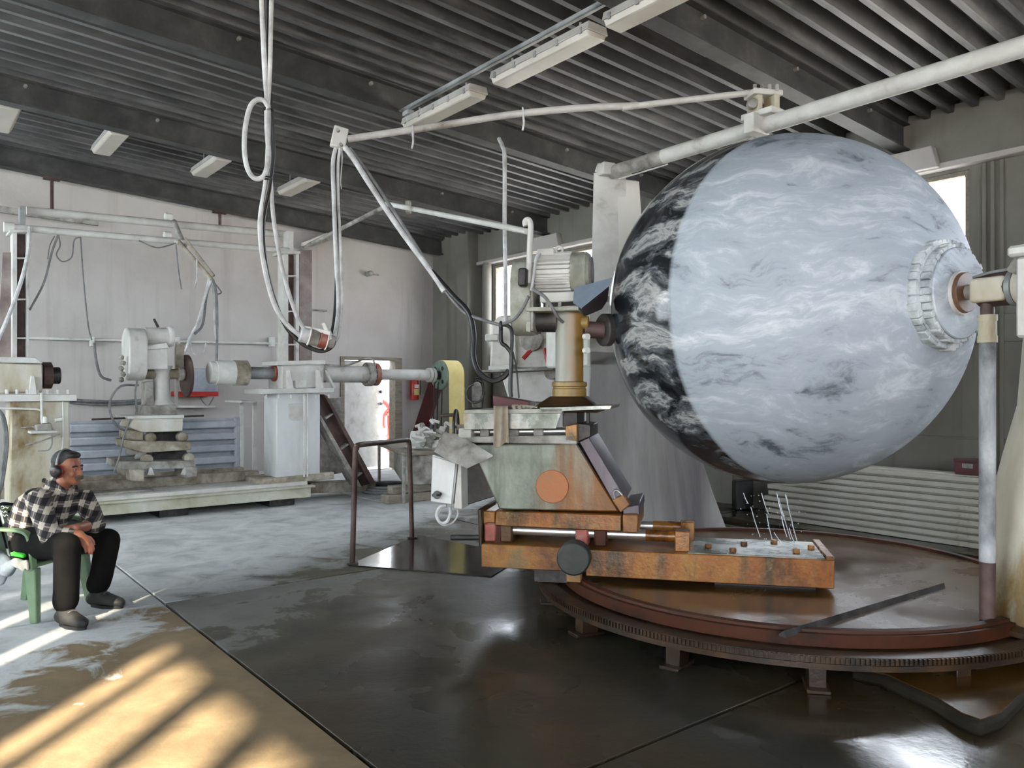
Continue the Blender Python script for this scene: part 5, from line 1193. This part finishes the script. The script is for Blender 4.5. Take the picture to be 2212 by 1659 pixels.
# slurry tray beside the turntable
tyt = thing('slurry_tray', 'brown slurry tray with rounded lip on the floor beside the turntable', 'tray', FW, Gd(2060, 1500))
ol = [Gd(a, b, .085) for a, b in ((1836, 1436), (1905, 1452), (2010, 1500), (2075, 1540), (2120, 1556), (2165, 1540), (2212, 1496), (2330, 1440), (2330, 1390), (2100, 1400))]
mat('mud', [(18, 16, 11), (36, 31, 20)], 5, .8, rvar=.05, spec=.2)
MB().prism([Vector((q.x, q.y, .0)) for q in ol], (0, 0, .07)).obj('pan', MATS['mud'], tyt, .02, seg=2)
cen = sum(ol, Vector()) / len(ol)
ip = [Vector((q.x, q.y, 0)).lerp(Vector((cen.x, cen.y, 0)), .07) for q in ol]
MB().prism([Vector((q.x, q.y, .06)) for q in ip], (0, 0, .016)).obj('slurry', MATS['turntable_top'], tyt)
# stacked white profiles leaning by the window wall
n_sl = 10
zb = 0.0
yA0, yB0 = FB.px(1652, 1116, z=0.02).y, FB.px(2260, 1200, z=.02).y
for k in range(n_sl):
    x = 8.46 + .010 * k; z = .004 + .0715 * k
    m = MB().box((x, yB0 - .2 + .03 * (k % 3), z), (x + .24, yA0 + .02 * (k % 4) - (.06 * k if k > 5 else 0), z + .050))
    m.box((x + .07, yB0 - .15, z + .049), (x + .24, yA0 - .1 - (.06 * k if k > 5 else 0), z + .0712))
    o = single('steel_profile', m, MATS['stained_profile'] if 'stained_profile' in MATS else mat('stained_profile', [(120, 96, 70), (172, 168, 154), (188, 186, 176)], 2.2, .6, pos=[.24, .36, .6]),
               '%s long white steel profile of the pile along the window wall' % ('lowest', 'second lowest', 'third lowest', 'fourth lowest', 'fifth lowest', 'fifth highest', 'fourth highest', 'third highest', 'second highest', 'topmost')[k], 'profile', FB, 'pile of white profiles', .004)
single('wall_post', slab(MB(), FW, [(1590, 1040), (1628, 1038), (1628, 1100), (1590, 1102)], 10.3, 10.5), MATS['black_plastic'], 'short black post at the end of the profile pile', 'post', FW, bev=.01)
for k, (pa, pb_, lab) in enumerate(((2066, 2122, 'dark red crate on the profile pile beside the slender post'), (2168, 2206, 'dark red crate half hidden by the cream axle support'))):
    y0 = FB.px(pa, 1000, x=8.62).y; y1 = FB.px(pb_, 1000, x=8.62).y; zt_ = FB.px(pa, 990, x=8.62).z; zb_ = FB.px(pa, 1022, x=8.62).z
    c = thing('crate', lab, 'crate', FB, (8.66, (y0 + y1) / 2, .70), 'red crates')
    MB().box((8.58, y1, .715), (8.74, y0, zt_ - .02)).obj('box', MATS['dark_red'], c, .006); MB().box((8.57, y1 - .01, zt_ - .03), (8.75, y0 + .01, zt_)).obj('rim', MATS['dark_red'], c, .004)
    MB().box((8.572, (y0 + y1) / 2 - .05, zt_ - .09), (8.582, (y0 + y1) / 2 + .05, zt_ - .045)).obj('label_plate', MATS['dust_grey'], c)
# water running off the ball
m, nt, b = nodes('water'); b.inputs['Base Color'].default_value = (.9, .95, 1, 1); b.inputs['Roughness'].default_value = .1; b.inputs['Transmission Weight'].default_value = .55; b.inputs['IOR'].default_value = 1.33; MATS['water'] = m
m = MB()
for (a, b, c, d) in ((1606, 1065, 1616, 1088), (1622, 1095, 1642, 1160), (1645, 1065, 1660, 1110), (1656, 1110, 1668, 1165), (1678, 1065, 1690, 1115), (1688, 1115, 1700, 1160), (1682, 1075, 1708, 1165), (1696, 1068, 1722, 1170), (1698, 1070, 1712, 1130), (1672, 1150, 1688, 1172), (1705, 1140, 1716, 1172)):
    u = random.uniform(0, .2)
    m.tube([P(a, b, 5.45 + u), P((a + c) / 2 - 1, (b + d) / 2, 5.43 + u), P(c, d, 5.42 + u)], .0035, 5, 4)
for k in range(60):
    a = random.uniform(1600, 1740); b = random.uniform(1070, 1175); m.ball(P(a, b, 5.4 + random.uniform(0, .2)), random.uniform(.002, .005), 5, 4)
o = m.obj('falling_water', MATS['water']); place(o, FW); tag(o, 'thin streaks of water dripping from the ball onto the slide bed', 'water', None, 'stuff')
# ------------------------------------------------------------------ seated worker and his chair
def remeshed(mb, name, m, voxel=.012, smooth_it=6, parent=None):
    o = bpy.data.objects.new(name + '_tmp', mb.mesh(name, 0)); COL.objects.link(o)
    r = o.modifiers.new('r', 'REMESH'); r.mode = 'VOXEL'; r.voxel_size = voxel; r.use_smooth_shade = True
    s = o.modifiers.new('s', 'SMOOTH'); s.factor = .5; s.iterations = smooth_it
    dg = bpy.context.evaluated_depsgraph_get()
    me = bpy.data.meshes.new_from_object(o.evaluated_get(dg)); me.name = name
    bpy.data.objects.remove(o)
    me.polygons.foreach_set('use_smooth', [True] * len(me.polygons))
    me.materials.clear(); me.materials.append(m)
    n = bpy.data.objects.new(name, me); COL.objects.link(n)
    if parent is not None: n.parent = parent; n.matrix_parent_inverse = Matrix.Identity(4)
    return n
def limb(mb, pts, n=14):     # (Vector, radius) or (Vector, ru, rw, uaxis)
    ps = [Vector(p[0]) for p in pts]; rings = []; u = None
    for i, p in enumerate(pts):
        a = ps[max(i - 1, 0)]; b = ps[min(i + 1, len(ps) - 1)]; axd = (b - a).normalized()
        if len(p) > 3: u = (Vector(p[3]) - axd * Vector(p[3]).dot(axd)).normalized()
        else: u = axd.orthogonal().normalized() if u is None else (u - axd * u.dot(axd)).normalized()
        rings.append(mb.ring(ps[i], axd, u, p[1], n, 0, p[2] if len(p) > 2 else p[1]))
    mb.loft(rings)
    mb.ball(ps[0], min(pts[0][1], pts[0][2] if len(pts[0]) > 2 else 9) * .98, 12, 8); mb.ball(ps[-1], min(pts[-1][1], pts[-1][2] if len(pts[-1]) > 2 else 9) * .98, 12, 8)
    return mb
mat('skin', [(136, 84, 62), (160, 102, 78)], 9, .5, bmp=.05)
mat('hair_dark', [(14, 13, 13), (28, 27, 27), (64, 62, 62)], 30, .7, bmp=.4, bs=90)
mat('moustache', [(60, 52, 46), (96, 86, 76)], 40, .8, bmp=.4, bs=90)
mat('trousers', [(15, 15, 15), (27, 26, 25)], 6, .95, bmp=.2, rvar=.04, spec=.1)
mat('boot_leather', [(14, 14, 14), (26, 26, 25), (48, 46, 43)], 7, .7)
mat('eye_white', [(150, 140, 130)], 5, .3, bmp=0); mat('eye_dark', [(30, 20, 14)], 5, .3, bmp=0)
def plaid():
    m, nt, b = nodes('plaid_flannel')
    tc = N(nt, 'ShaderNodeTexCoord'); mp = N(nt, 'ShaderNodeMapping'); mp.inputs['Rotation'].default_value = (R(0), R(-14), R(0)); nt.links.new(tc.outputs['Object'], mp.inputs[0])
    sep = N(nt, 'ShaderNodeSeparateXYZ'); nt.links.new(mp.outputs[0], sep.inputs[0])
    def stripes(c, per, w0, ph=0.0):
        f = math_(nt, 'FRACT', math_(nt, 'MULTIPLY_ADD', c, 1 / per, ph)); return math_(nt, 'LESS_THAN', f, w0)
    hx = math_(nt, 'ADD', sep.outputs[0], math_(nt, 'MULTIPLY', sep.outputs[1], .35))
    v1 = stripes(hx, .080, .5); h1 = stripes(sep.outputs[2], .086, .5)
    v2 = stripes(hx, .080, .09, .28); h2 = stripes(sep.outputs[2], .086, .09, .28)
    k = math_(nt, 'MULTIPLY', math_(nt, 'ADD', v1, h1), .5)
    c = ramp(nt, k, [(0, lin((186, 178, 162))), (.5, lin((78, 72, 72))), (1, lin((22, 21, 24)))])
    c = mix(nt, math_(nt, 'MULTIPLY', math_(nt, 'MAXIMUM', v2, h2), .6), c, lin((176, 168, 154)))
    nt.links.new(c, b.inputs['Base Color']); b.inputs['Roughness'].default_value = .95
    bump(nt, b, noise(nt, tc.outputs['Object'], 40, 4), .2, .01); MATS['plaid_flannel'] = m
plaid()
V = Vector
# joints (photo-measured directions at their own distances)
hipR, hipL = P(72, 1172, 5.50), P(88, 1168, 5.82)
kneeR, kneeL = P(146, 1178, 5.24), P(234, 1166, 5.72)
ankR, ankL = P(142, 1312, 5.30), P(212, 1282, 5.76)
ankR.z = .11; ankL.z = .11
pelvis = (hipR + hipL) / 2 + V((-.02, 0, .03))
shR, shL = P(82, 1078, 5.46), P(182, 1078, 5.86)
chest = P(118, 1090, 5.66); neck0 = P(126, 1058, 5.64); headc = P(147, 1013, 5.62)
belly = P(80, 1130, 5.66)
elR, elL = P(108, 1160, 5.30), P(208, 1132, 5.70)
wrR, wrL = P(172, 1154, 5.36), P(166, 1140, 5.40)
fdir = V((.94, -.30, 0)).normalized()      # where he faces
side = V((.33, .94, 0)).normalized()
person = None
# --- one body
b = MB()
limb(b, [(pelvis, .15, .12, side), (belly + V((-.03, 0, 0)), .14, .09, side), (chest + V((-.03, 0, 0)), .14, .075, side), ((chest + neck0) / 2 + V((-.02, 0, 0)), .11, .06, side), (neck0, .06, .055, side)])
limb(b, [(neck0, .055), (headc + V((-.03, 0, -.09)), .054)])
for h, k, a in ((hipR, kneeR, ankR), (hipL, kneeL, ankL)):
    limb(b, [(h, .085), (h.lerp(k, .5), .075), (k, .055)]); limb(b, [(k, .053), (k.lerp(a, .35), .052), (a, .036)])
    limb(b, [(a, .036), (a + fdir * .10 + V((0, 0, -.06)), .035), (a + fdir * .16 + V((0, 0, -.07)), .028)])
for s, e, w_ in ((shR, elR, wrR), (shL, elL, wrL)):
    limb(b, [(s, .055), (s.lerp(e, .5), .047), (e, .040)]); limb(b, [(e, .040), (e.lerp(w_, .35), .041), (w_, .029)])
# head: skull, jaw, nose, ears, brow
hf = V((.985, -.17, -.02)).normalized(); hs = V((.17, .985, 0)).normalized(); hu = hf.cross(hs).normalized()
if hu.z < 0: hu = -hu
HM = Matrix((hf, hs, hu)).transposed()
def hd(x, y, z): return headc + HM @ V((x, y, z))
def hball(x, y, z, sx_, sy_, sz_, n=16):
    mb = MB().ball((0, 0, 0), 1, n, 12, (sx_, sy_, sz_)); 
    for v in mb.v: pass
    b.add([hd(x + v[0], y + v[1], z + v[2]) for v in mb.v], mb.f)
hball(-.010, 0, .035, .098, .077, .092); hball(.030, 0, -.035, .062, .060, .080); hball(.052, 0, -.085, .034, .036, .030)
hball(.074, 0, .012, .022, .050, .016); hball(.082, 0, -.072, .018, .030, .013)
limb(b, [(hd(.085, 0, .005), .011), (hd(.102, 0, -.022), .014), (hd(.100, 0, -.036), .016)])
for s_ in (-1, 1):
    hball(-.012, s_ * .078, -.012, .022, .010, .034); hball(.060, s_ * .038, -.030, .026, .022, .026); hball(.098, s_ * .012, -.036, .010, .008, .008)
# hands: palm, four fingers, thumb
def hand(wr, d, nrm, thumb, curl, L=.19):
    """wr wrist, d along the fingers, nrm out of the back of the hand, thumb: side the thumb leaves"""
    d = d.normalized(); nrm = (nrm - d * nrm.dot(d)).normalized(); sd_ = nrm.cross(d).normalized()
    if sd_.dot(thumb) < 0: sd_ = -sd_
    limb(b, [(wr, .030, .022, sd_), (wr + d * .045, .040, .019, sd_), (wr + d * .085, .042, .017, sd_)])
    for i, (off, ln) in enumerate(((.030, .075), (.010, .084), (-.011, .078), (-.031, .060))):
        p = wr + d * (.082 - abs(off) * .12) + sd_ * off; a_ = 0; pts = [(p - d * .02, .0100)]; cd_ = d.copy()
        for j, f_ in enumerate((.46, .30, .24)):
            a_ = curl * (0.7 + .35 * j); cd_ = (cd_ * math.cos(a_) - nrm * math.sin(a_)).normalized() if j else (d * math.cos(curl * .6) - nrm * math.sin(curl * .6)).normalized()
            p = p + cd_ * ln * f_; pts.append((p.copy(), .0095 - .0012 * j))
        limb(b, pts, 10)
    q = wr + d * .03 + sd_ * .032
    limb(b, [(q - sd_ * .012, .015), (q + sd_ * .022 + d * .022 - nrm * .008, .012), (q + sd_ * .030 + d * .05 - nrm * .018, .0105), (q + sd_ * .026 + d * .072 - nrm * .024, .009)], 10)
hand(wrR, P(206, 1196, 5.34) - wrR, V((.5, -.3, .6)), V((.2, 1, .2)), .35)          # near hand hangs between the knees
hand(wrL, P(126, 1148, 5.36) - wrL, V((-.2, -.75, .75)), V((0, -.4, -.8)), .38)     # far hand lies over the near forearm
person = remeshed(b, 'person', MATS['skin'], .0062, 3)
tag(person, 'seated worker in plaid flannel shirt and black trousers, forearms crossed over the knees', 'person')
# --- clothes
s = MB()
off = .022
limb(s, [(pelvis + V((.01, 0, .02)), .185, .155, side), (belly + V((-.02, 0, -.03)), .20, .165, side), (belly.lerp(chest, .6) + V((-.035, 0, .01)), .21, .175, side), (chest + V((-.025, 0, .01)), .205, .165, side), (chest.lerp(neck0, .55) + V((-.01, 0, 0)), .16, .115, side), (neck0 + V((.0, 0, .03)), .082, .078, side), (neck0 + V((.012, 0, .062)), .07, .066, side)], 24)
for sh, e, w_, cuff in ((shR, elR, wrR, .62), (shL, elL, wrL, .42)):
    limb(s, [(sh.lerp(chest, .35), .085), (sh, .083), (sh.lerp(e, .5), .074), (e + (e - sh).normalized() * .01, .064), ]); limb(s, [(e, .062), (e.lerp(w_, cuff * .5), .060), (e.lerp(w_, cuff), .053)])
shirt = remeshed(s, 'plaid_shirt', MATS['plaid_flannel'], .011, 5, person)
m = MB()
for sg in (-1, 1):
    m.tube([neck0 + side * (.062 * sg) + V((-.05, 0, .075)), neck0 + side * (.078 * sg) + V((.02, 0, .062)), neck0 + side * (.05 * sg) + V((.092, -.02, .0)), neck0 + side * (.06 * sg) + V((.085, -.02, -.035))], lambda q: .017, 8)
m.obj('shirt_collar', MATS['plaid_flannel'], person); 
s = MB()
limb(s, [(pelvis + V((-.02, 0, -.02)), .185, .15, side), (pelvis.lerp((hipR + hipL) / 2, 1) + V((.02, 0, -.01)), .18, .14, side)])
for h, k, a in ((hipR, kneeR, ankR), (hipL, kneeL, ankL)):
    limb(s, [(h + V((-.03, 0, .0)), .115), (h.lerp(k, .5) + V((0, 0, -.005)), .102), (k, .083)]); limb(s, [(k + V((0, 0, .0)), .083), (k.lerp(a, .3), .083), (k.lerp(a, .7), .080), (a + V((0, 0, .055)), .083)])
trousers = remeshed(s, 'trousers', MATS['trousers'], .011, 5, person)
def boot(a, d):
    d = V(d).normalized(); s = MB(); sdv = V((-d.y, d.x, 0))
    limb(s, [(a + V((0, 0, .07)), .060), (a + V((0, 0, -.02)), .058), (V((a.x, a.y, .05)) + d * .02, .052)])
    limb(s, [(V((a.x, a.y, .058)) - d * .045, .050, .05, sdv), (V((a.x, a.y, .062)) + d * .06, .050, .052, sdv), (V((a.x, a.y, .048)) + d * .14, .052, .040, sdv), (V((a.x, a.y, .040)) + d * .195, .042, .032, sdv)])
    for i in range(len(s.v)):
        v = s.v[i]; s.v[i] = (v[0], v[1], max(v[2], .012))
    o = remeshed(s, 'boot', MATS['boot_leather'], .009, 4, person)
    m = MB(); pts = []
    for k in range(20):
        t_ = 2 * PI * k / 20; cx_ = .075 + .135 * math.cos(t_); cy_ = .052 * math.sin(t_) * (1.0 if math.cos(t_) > -.3 else .85)
        pts.append(V((a.x, a.y, 0)) + d * cx_ + sdv * cy_)
    m.prism(pts, (0, 0, .022)); so = m.obj('sole', MATS['black_plastic']); so.parent = o
    m = MB()
    for k in range(4):
        c = V((a.x, a.y, .118 - .016 * k)) + d * (.045 + .026 * k); m.tube([c - sdv * .03, c + V((0, 0, .008)), c + sdv * .03], .004, 6)
    lo_ = m.obj('laces', MATS['cable_grey']); lo_.parent = o
boot(ankR, (.88, -.48, 0)); boot(ankL, (.97, -.22, 0))
# hair cap, moustache, eyes, brows
def cap_part(name, m, items, vox=.006, sm=2):
    mb = MB()
    for (x, y, z, a, c, d) in items:
        q = MB().ball((0, 0, 0), 1, 18, 12, (a, c, d)); mb.add([hd(x + v[0], y + v[1], z + v[2]) for v in q.v], q.f)
    return remeshed(mb, name, MATS[m], vox, sm, person)
cap_part('hair', 'hair_dark', [(-.026, 0, .056, .095, .081, .084), (-.050, 0, .0, .066, .078, .085), (.030, 0, .098, .056, .060, .030), (.050, 0, .105, .030, .045, .020)])
cap_part('moustache', 'moustache', [(.099, 0, -.052, .016, .030, .014), (.090, .024, -.062, .014, .015, .014), (.090, -.024, -.062, .014, .015, .014)], .004)
m = MB()
for s_ in (-1, 1): m.tube([hd(.088, s_ * .015, .022), hd(.088, s_ * .032, .027), hd(.074, s_ * .052, .020)], .006, 6)
m.obj('eyebrows', MATS['hair_dark'], person)
for s_ in (-1, 1):
    e_ = MB().ball(hd(.078, s_ * .031, .000), .0085, 12, 8).obj('eye', MATS['eye_white'], person)
    i_ = MB().ball(hd(.0835, s_ * .030, .000), .005, 10, 6).obj('iris', MATS['eye_dark']); i_.parent = e_
# ear defenders
for s_ in (-1, 1):
    c = hd(-.012, s_ * .080, -.008); dd = (HM @ V((0, s_, 0))).normalized()
    cu = MB().cyl(c, c + dd * .045, 0, n=24, prof=[(0, .044), (.022, .046), (.036, .040), (.045, .026)]).obj('ear_cup', MATS['black_plastic'], person)
    pa_ = MB().torus(c + dd * .012, dd, .041, .008, 24, 8).obj('cushion', MATS['red_paint']); pa_.parent = cu
    do_ = MB().cyl(c + dd * .044, c + dd * .047, .007, n=12).obj('badge', MATS['red_paint']); do_.parent = cu
m = MB().tube([hd(-.012 - .012 * math.sin(a), .096 * math.cos(a), .0 + .140 * math.sin(a)) for a in [PI * k / 16 for k in range(17)]], .0085, 8, 0)
m.obj('headband', MATS['galvanised'], person)
# --- green garden chair
mat('green_plastic', [(96, 122, 92), (126, 148, 116)], 4, .5, bmp=.05)
ch = thing('garden_chair', 'pale green plastic armchair under the seated worker', 'chair', FW, P(70, 1300, 5.6))
ctr = (hipR + hipL) / 2; SZ = .435
fx = V((.985, -.17, 0)).normalized(); sy = V((.17, .985, 0)).normalized()
co = V((ctr.x, ctr.y, 0)) - fx * .03
def cp(x, y, z): return co + fx * x + sy * y + V((0, 0, z))
m = MB(); seat = [cp(.22, -.23, SZ - .07), cp(.22, .23, SZ - .07), cp(-.22, .20, SZ - .085), cp(-.22, -.20, SZ - .085)]
m.prism(seat, (0, 0, .025)); m.obj('seat', MATS['green_plastic'], ch, .008)
for x, y, dx_, dy_ in ((.20, -.24, .05, -.03), (.20, .24, .05, .03), (-.2, -.22, -.08, -.02), (-.2, .22, -.08, .02)):
    top_ = SZ - .07 if x > 0 else SZ - .07
    a = cp(x, y, top_); b_ = cp(x + dx_, y + dy_, 0)
    def qd(c, w1, w2): return [c + fx * w1 + sy * w2, c - fx * w1 + sy * w2, c - fx * w1 - sy * w2, c + fx * w1 - sy * w2]
    MB().hexa(qd(b_, .028, .022), qd(a, .045, .03)).obj('leg', MATS['green_plastic'], ch, .006)
for s_ in (-1, 1):
    m = MB(); yy_ = .275 * s_
    pts = [cp(-.30, yy_ * .85, SZ + .22), cp(-.22, yy_, SZ + .20), cp(.0, yy_, SZ + .195), cp(.16, yy_, SZ + .185), cp(.215, yy_, SZ + .13), cp(.225, yy_ * .95, SZ - .02), cp(.22, yy_ * .9, SZ - .08)]
    pts = smooth_path(pts, 4); rings = []
    for i, p in enumerate(pts):
        t_ = (pts[min(i + 1, len(pts) - 1)] - pts[max(i - 1, 0)]).normalized(); nn = t_.cross(sy).normalized()
        rings.append([p + sy * .026 + nn * .010, p - sy * .026 + nn * .010, p - sy * .026 - nn * .010, p + sy * .026 - nn * .010])
    m.loft(rings); m.obj('armrest', MATS['green_plastic'], ch, .004)
for k in range(5):
    y0_ = -.20 + k * .10
    m = MB(); a = cp(-.235, y0_, SZ - .07); b_ = cp(-.34, y0_ * 1.05, SZ + .26)
    m.hexa([a + sy * .035, a - sy * .035, a - sy * .035 - fx * .02, a + sy * .035 - fx * .02], [b_ + sy * .035, b_ - sy * .035, b_ - sy * .035 - fx * .02, b_ + sy * .035 - fx * .02]); m.obj('back_slat', MATS['green_plastic'], ch, .004)
MB().tube([cp(-.29, -.235, SZ + .20), cp(-.35, -.20, SZ + .26), cp(-.365, 0, SZ + .28), cp(-.35, .20, SZ + .26), cp(-.29, .235, SZ + .20)], .022, 10).obj('back_rim', MATS['green_plastic'], ch)
# navy jacket over the chair back, with its white print
mat('navy_cloth', [(18, 18, 34), (34, 34, 56)], 6, .95)
m = MB(); rows = []
for j in range(9):
    v = j / 8
    row = []
    for i in range(15):
        u = i / 14 * 2 - 1
        x = -.395 + .012 * math.sin(u * 9 + j) - .03 * v * (1 - u * u); z = SZ + .315 - .36 * v + .015 * math.sin(u * 5)
        row.append(cp(x - (.0 if j else -.05), u * (.27 + .03 * v), z))
    rows.append(row)
n = 15
for r_ in rows: m.v += [tuple(p) for p in r_]
for j in range(8):
    for i in range(14): m.f.append((j * n + i, j * n + i + 1, (j + 1) * n + i + 1, (j + 1) * n + i))
jk = m.obj('jacket', MATS['navy_cloth']); place(jk, FW); sm_ = jk.modifiers.new('t', 'SOLIDIFY'); sm_.thickness = .02; sm_ = jk.modifiers.new('s', 'SUBSURF'); sm_.levels = 1; sm_.render_levels = 2
tag(jk, 'navy jacket with white print draped over the green chair back', 'jacket')
inv = jk.matrix_basis.inverted() if False else Matrix.Translation(-jk.location)
m = MB()
sid = cp(-.49, -.20, 0)
def jp(px, py, t): return P(px, py, t)
MB_ = MB()
for pth in ([(2, 1096), (5, 1093), (9, 1096), (7, 1099), (3, 1099)], [(10, 1097), (13, 1095), (16, 1098), (18, 1095)], [(2, 1107), (5, 1104), (8, 1108), (11, 1104), (14, 1107)], [(3, 1116), (7, 1112), (10, 1116), (13, 1112), (17, 1114)]):
    m.tube([P(a, b, 5.44) for a, b in pth], .0022, 5, 4)
m.prism([P(0, 1100, 5.44), P(3, 1104, 5.44), P(9, 1130, 5.44), P(6, 1132, 5.44), P(0, 1112, 5.44)], (0, .004, 0))
m.v = [tuple(V(v) - jk.location) for v in m.v]
pr_ = m.obj('white_print', MATS['dusty_white']); pr_.parent = jk
# work gloves with green cuffs and a grey cloth stuffed on the seat edge
gl = thing('work_glove', 'pale work glove with a neon green cuff hanging by the chair arm', 'glove', FW, P(40, 1230, 5.35))
mat('neon_green', [(70, 220, 50), (96, 240, 80)], 6, .7, bmp=.1); mat('denim', [(96, 108, 120), (136, 148, 160)], 14, .95, bmp=.4)
m = MB()
slab(m, FW, [(21, 1193), (50, 1198), (50, 1206), (22, 1201)], 5.33, 5.37); m.obj('cuff', MATS['neon_green'], gl, .006)
s = MB()
limb(s, [(P(34, 1214, 5.37), .030), (P(44, 1219, 5.36), .034), (P(52, 1222, 5.35), .026)])
for k in range(4): limb(s, [(P(48, 1214 + 4 * k, 5.35), .011), (P(57, 1212 + 4 * k, 5.33), .010), (P(60, 1218 + 4 * k, 5.32), .009)], 8)
limb(s, [(P(40, 1222, 5.34), .012), (P(50, 1232, 5.32), .010)], 8)
g_ = remeshed(s, 'glove_hand', mat('glove_pale', [(190, 178, 158), (214, 206, 190)], 9, .9), .007, 2, gl); g_.location = -BASES[gl.name]['base']; g_.matrix_parent_inverse = Matrix.Identity(4)
s = MB()
limb(s, [(P(-8, 1205, 5.45), .06), (P(8, 1222, 5.42), .065), (P(18, 1232, 5.40), .05), (P(28, 1218, 5.39), .035)]); limb(s, [(P(-10, 1240, 5.45), .06), (P(4, 1240, 5.42), .055), (P(2, 1256, 5.42), .03)])
c_ = remeshed(s, 'grey_rag', MATS['denim'], .012, 3); place(c_, FW); tag(c_, 'crumpled grey denim cloth bundled beside the green chair', 'cloth')

# ------------------------------------------------------------------ pieces that belong to a part go one level deeper
def nest(root, kids, par, near=True):
    ch = [c for c in root.children]
    base = lambda o: o.name.split('.')[0]
    ps = [c for c in ch if base(c) == par]
    if not ps: return
    mid = lambda o: sum((Vector(b) for b in o.bound_box), Vector()) / 8
    for c in ch:
        if base(c) in kids:
            p = min(ps, key=lambda q: (mid(q) - mid(c)).length)
            c.parent = p; c.location = (0, 0, 0)
nest(gm, ('cooling_fin', 'motor_terminal_box', 'lifting_eye', 'motor_foot', 'motor_bolt', 'fan_cowl', 'fan_grille', 'motor_front'), 'motor_body')
nest(gm, ('cabinet_door', 'cabinet_side', 'door_latch', 'cable_loop'), 'cabinet_body')
nest(gm, ('handwheel_spokes', 'handwheel_grip'), 'handwheel')
nest(gm, ('pillar_flange', 'pillar_cap', 'clamp_knob'), 'pillar')
nest(gm, ('slide_rod', 'slide_block', 'slide_end', 'slide_head'), 'slide_base')
nest(gm, ('inspection_cover', 'brace_plate', 'brace_foot', 'lifting_loop'), 'housing')
nest(bedt, ('rod_sleeve',), 'guide_rod'); nest(bedt, ('roller_fork',), 'roller')
nest(tt, ('foot_plate',), 'leg')
nest(ns, ('coupling', 'post_head', 'post_foot'), 'post'); nest(ns, ('base_flange',), 'pedestal'); nest(ns, ('clevis_barrel',), 'clevis')
nest(fs, ('terminal_box', 'motor_foot'), 'drive_motor'); nest(fs, ('lever', 'bearing_cap'), 'gearbox')
nest(la, ('flange_bolt',), 'cylinder_flange'); nest(la, ('bearing_pad', 'stiffener', 'gearbox_lid', 'bracket'), 'gearbox'); nest(la, ('door_plate', 'pedestal_base'), 'pedestal'); nest(la, ('bolt',), 'pedestal_flange')
nest(la, ('brace_flange', 'brace_rung'), 'brace_web'); nest(la, ('upright_stiffener', 'upright_cap', 'upright_flange'), 'upright_web'); nest(la, ('chuck_ring', 'chuck_face'), 'chuck'); nest(la, ('headstock_lid', 'headstock_web'), 'headstock'); nest(la, ('solenoid', 'valve_shelf'), 'valve_body')
nest(ca, ('motor_cowl',), 'motor'); nest(ca, ('gear_lid',), 'gear_case'); nest(ca, ('saddle_rib', 'foot'), 'saddle')
nest(bs_, ('wheel_rim', 'hub', 'wheel_hole'), 'wheel')
for o in list(bpy.data.objects):
    if o.name.startswith('ceiling_light'): nest(o, ('clip', 'hanger'), 'housing')
nest(ar, ('clamp_bolt',), 'clamp_box'); nest(ar, ('bolt',), 'trolley_top')
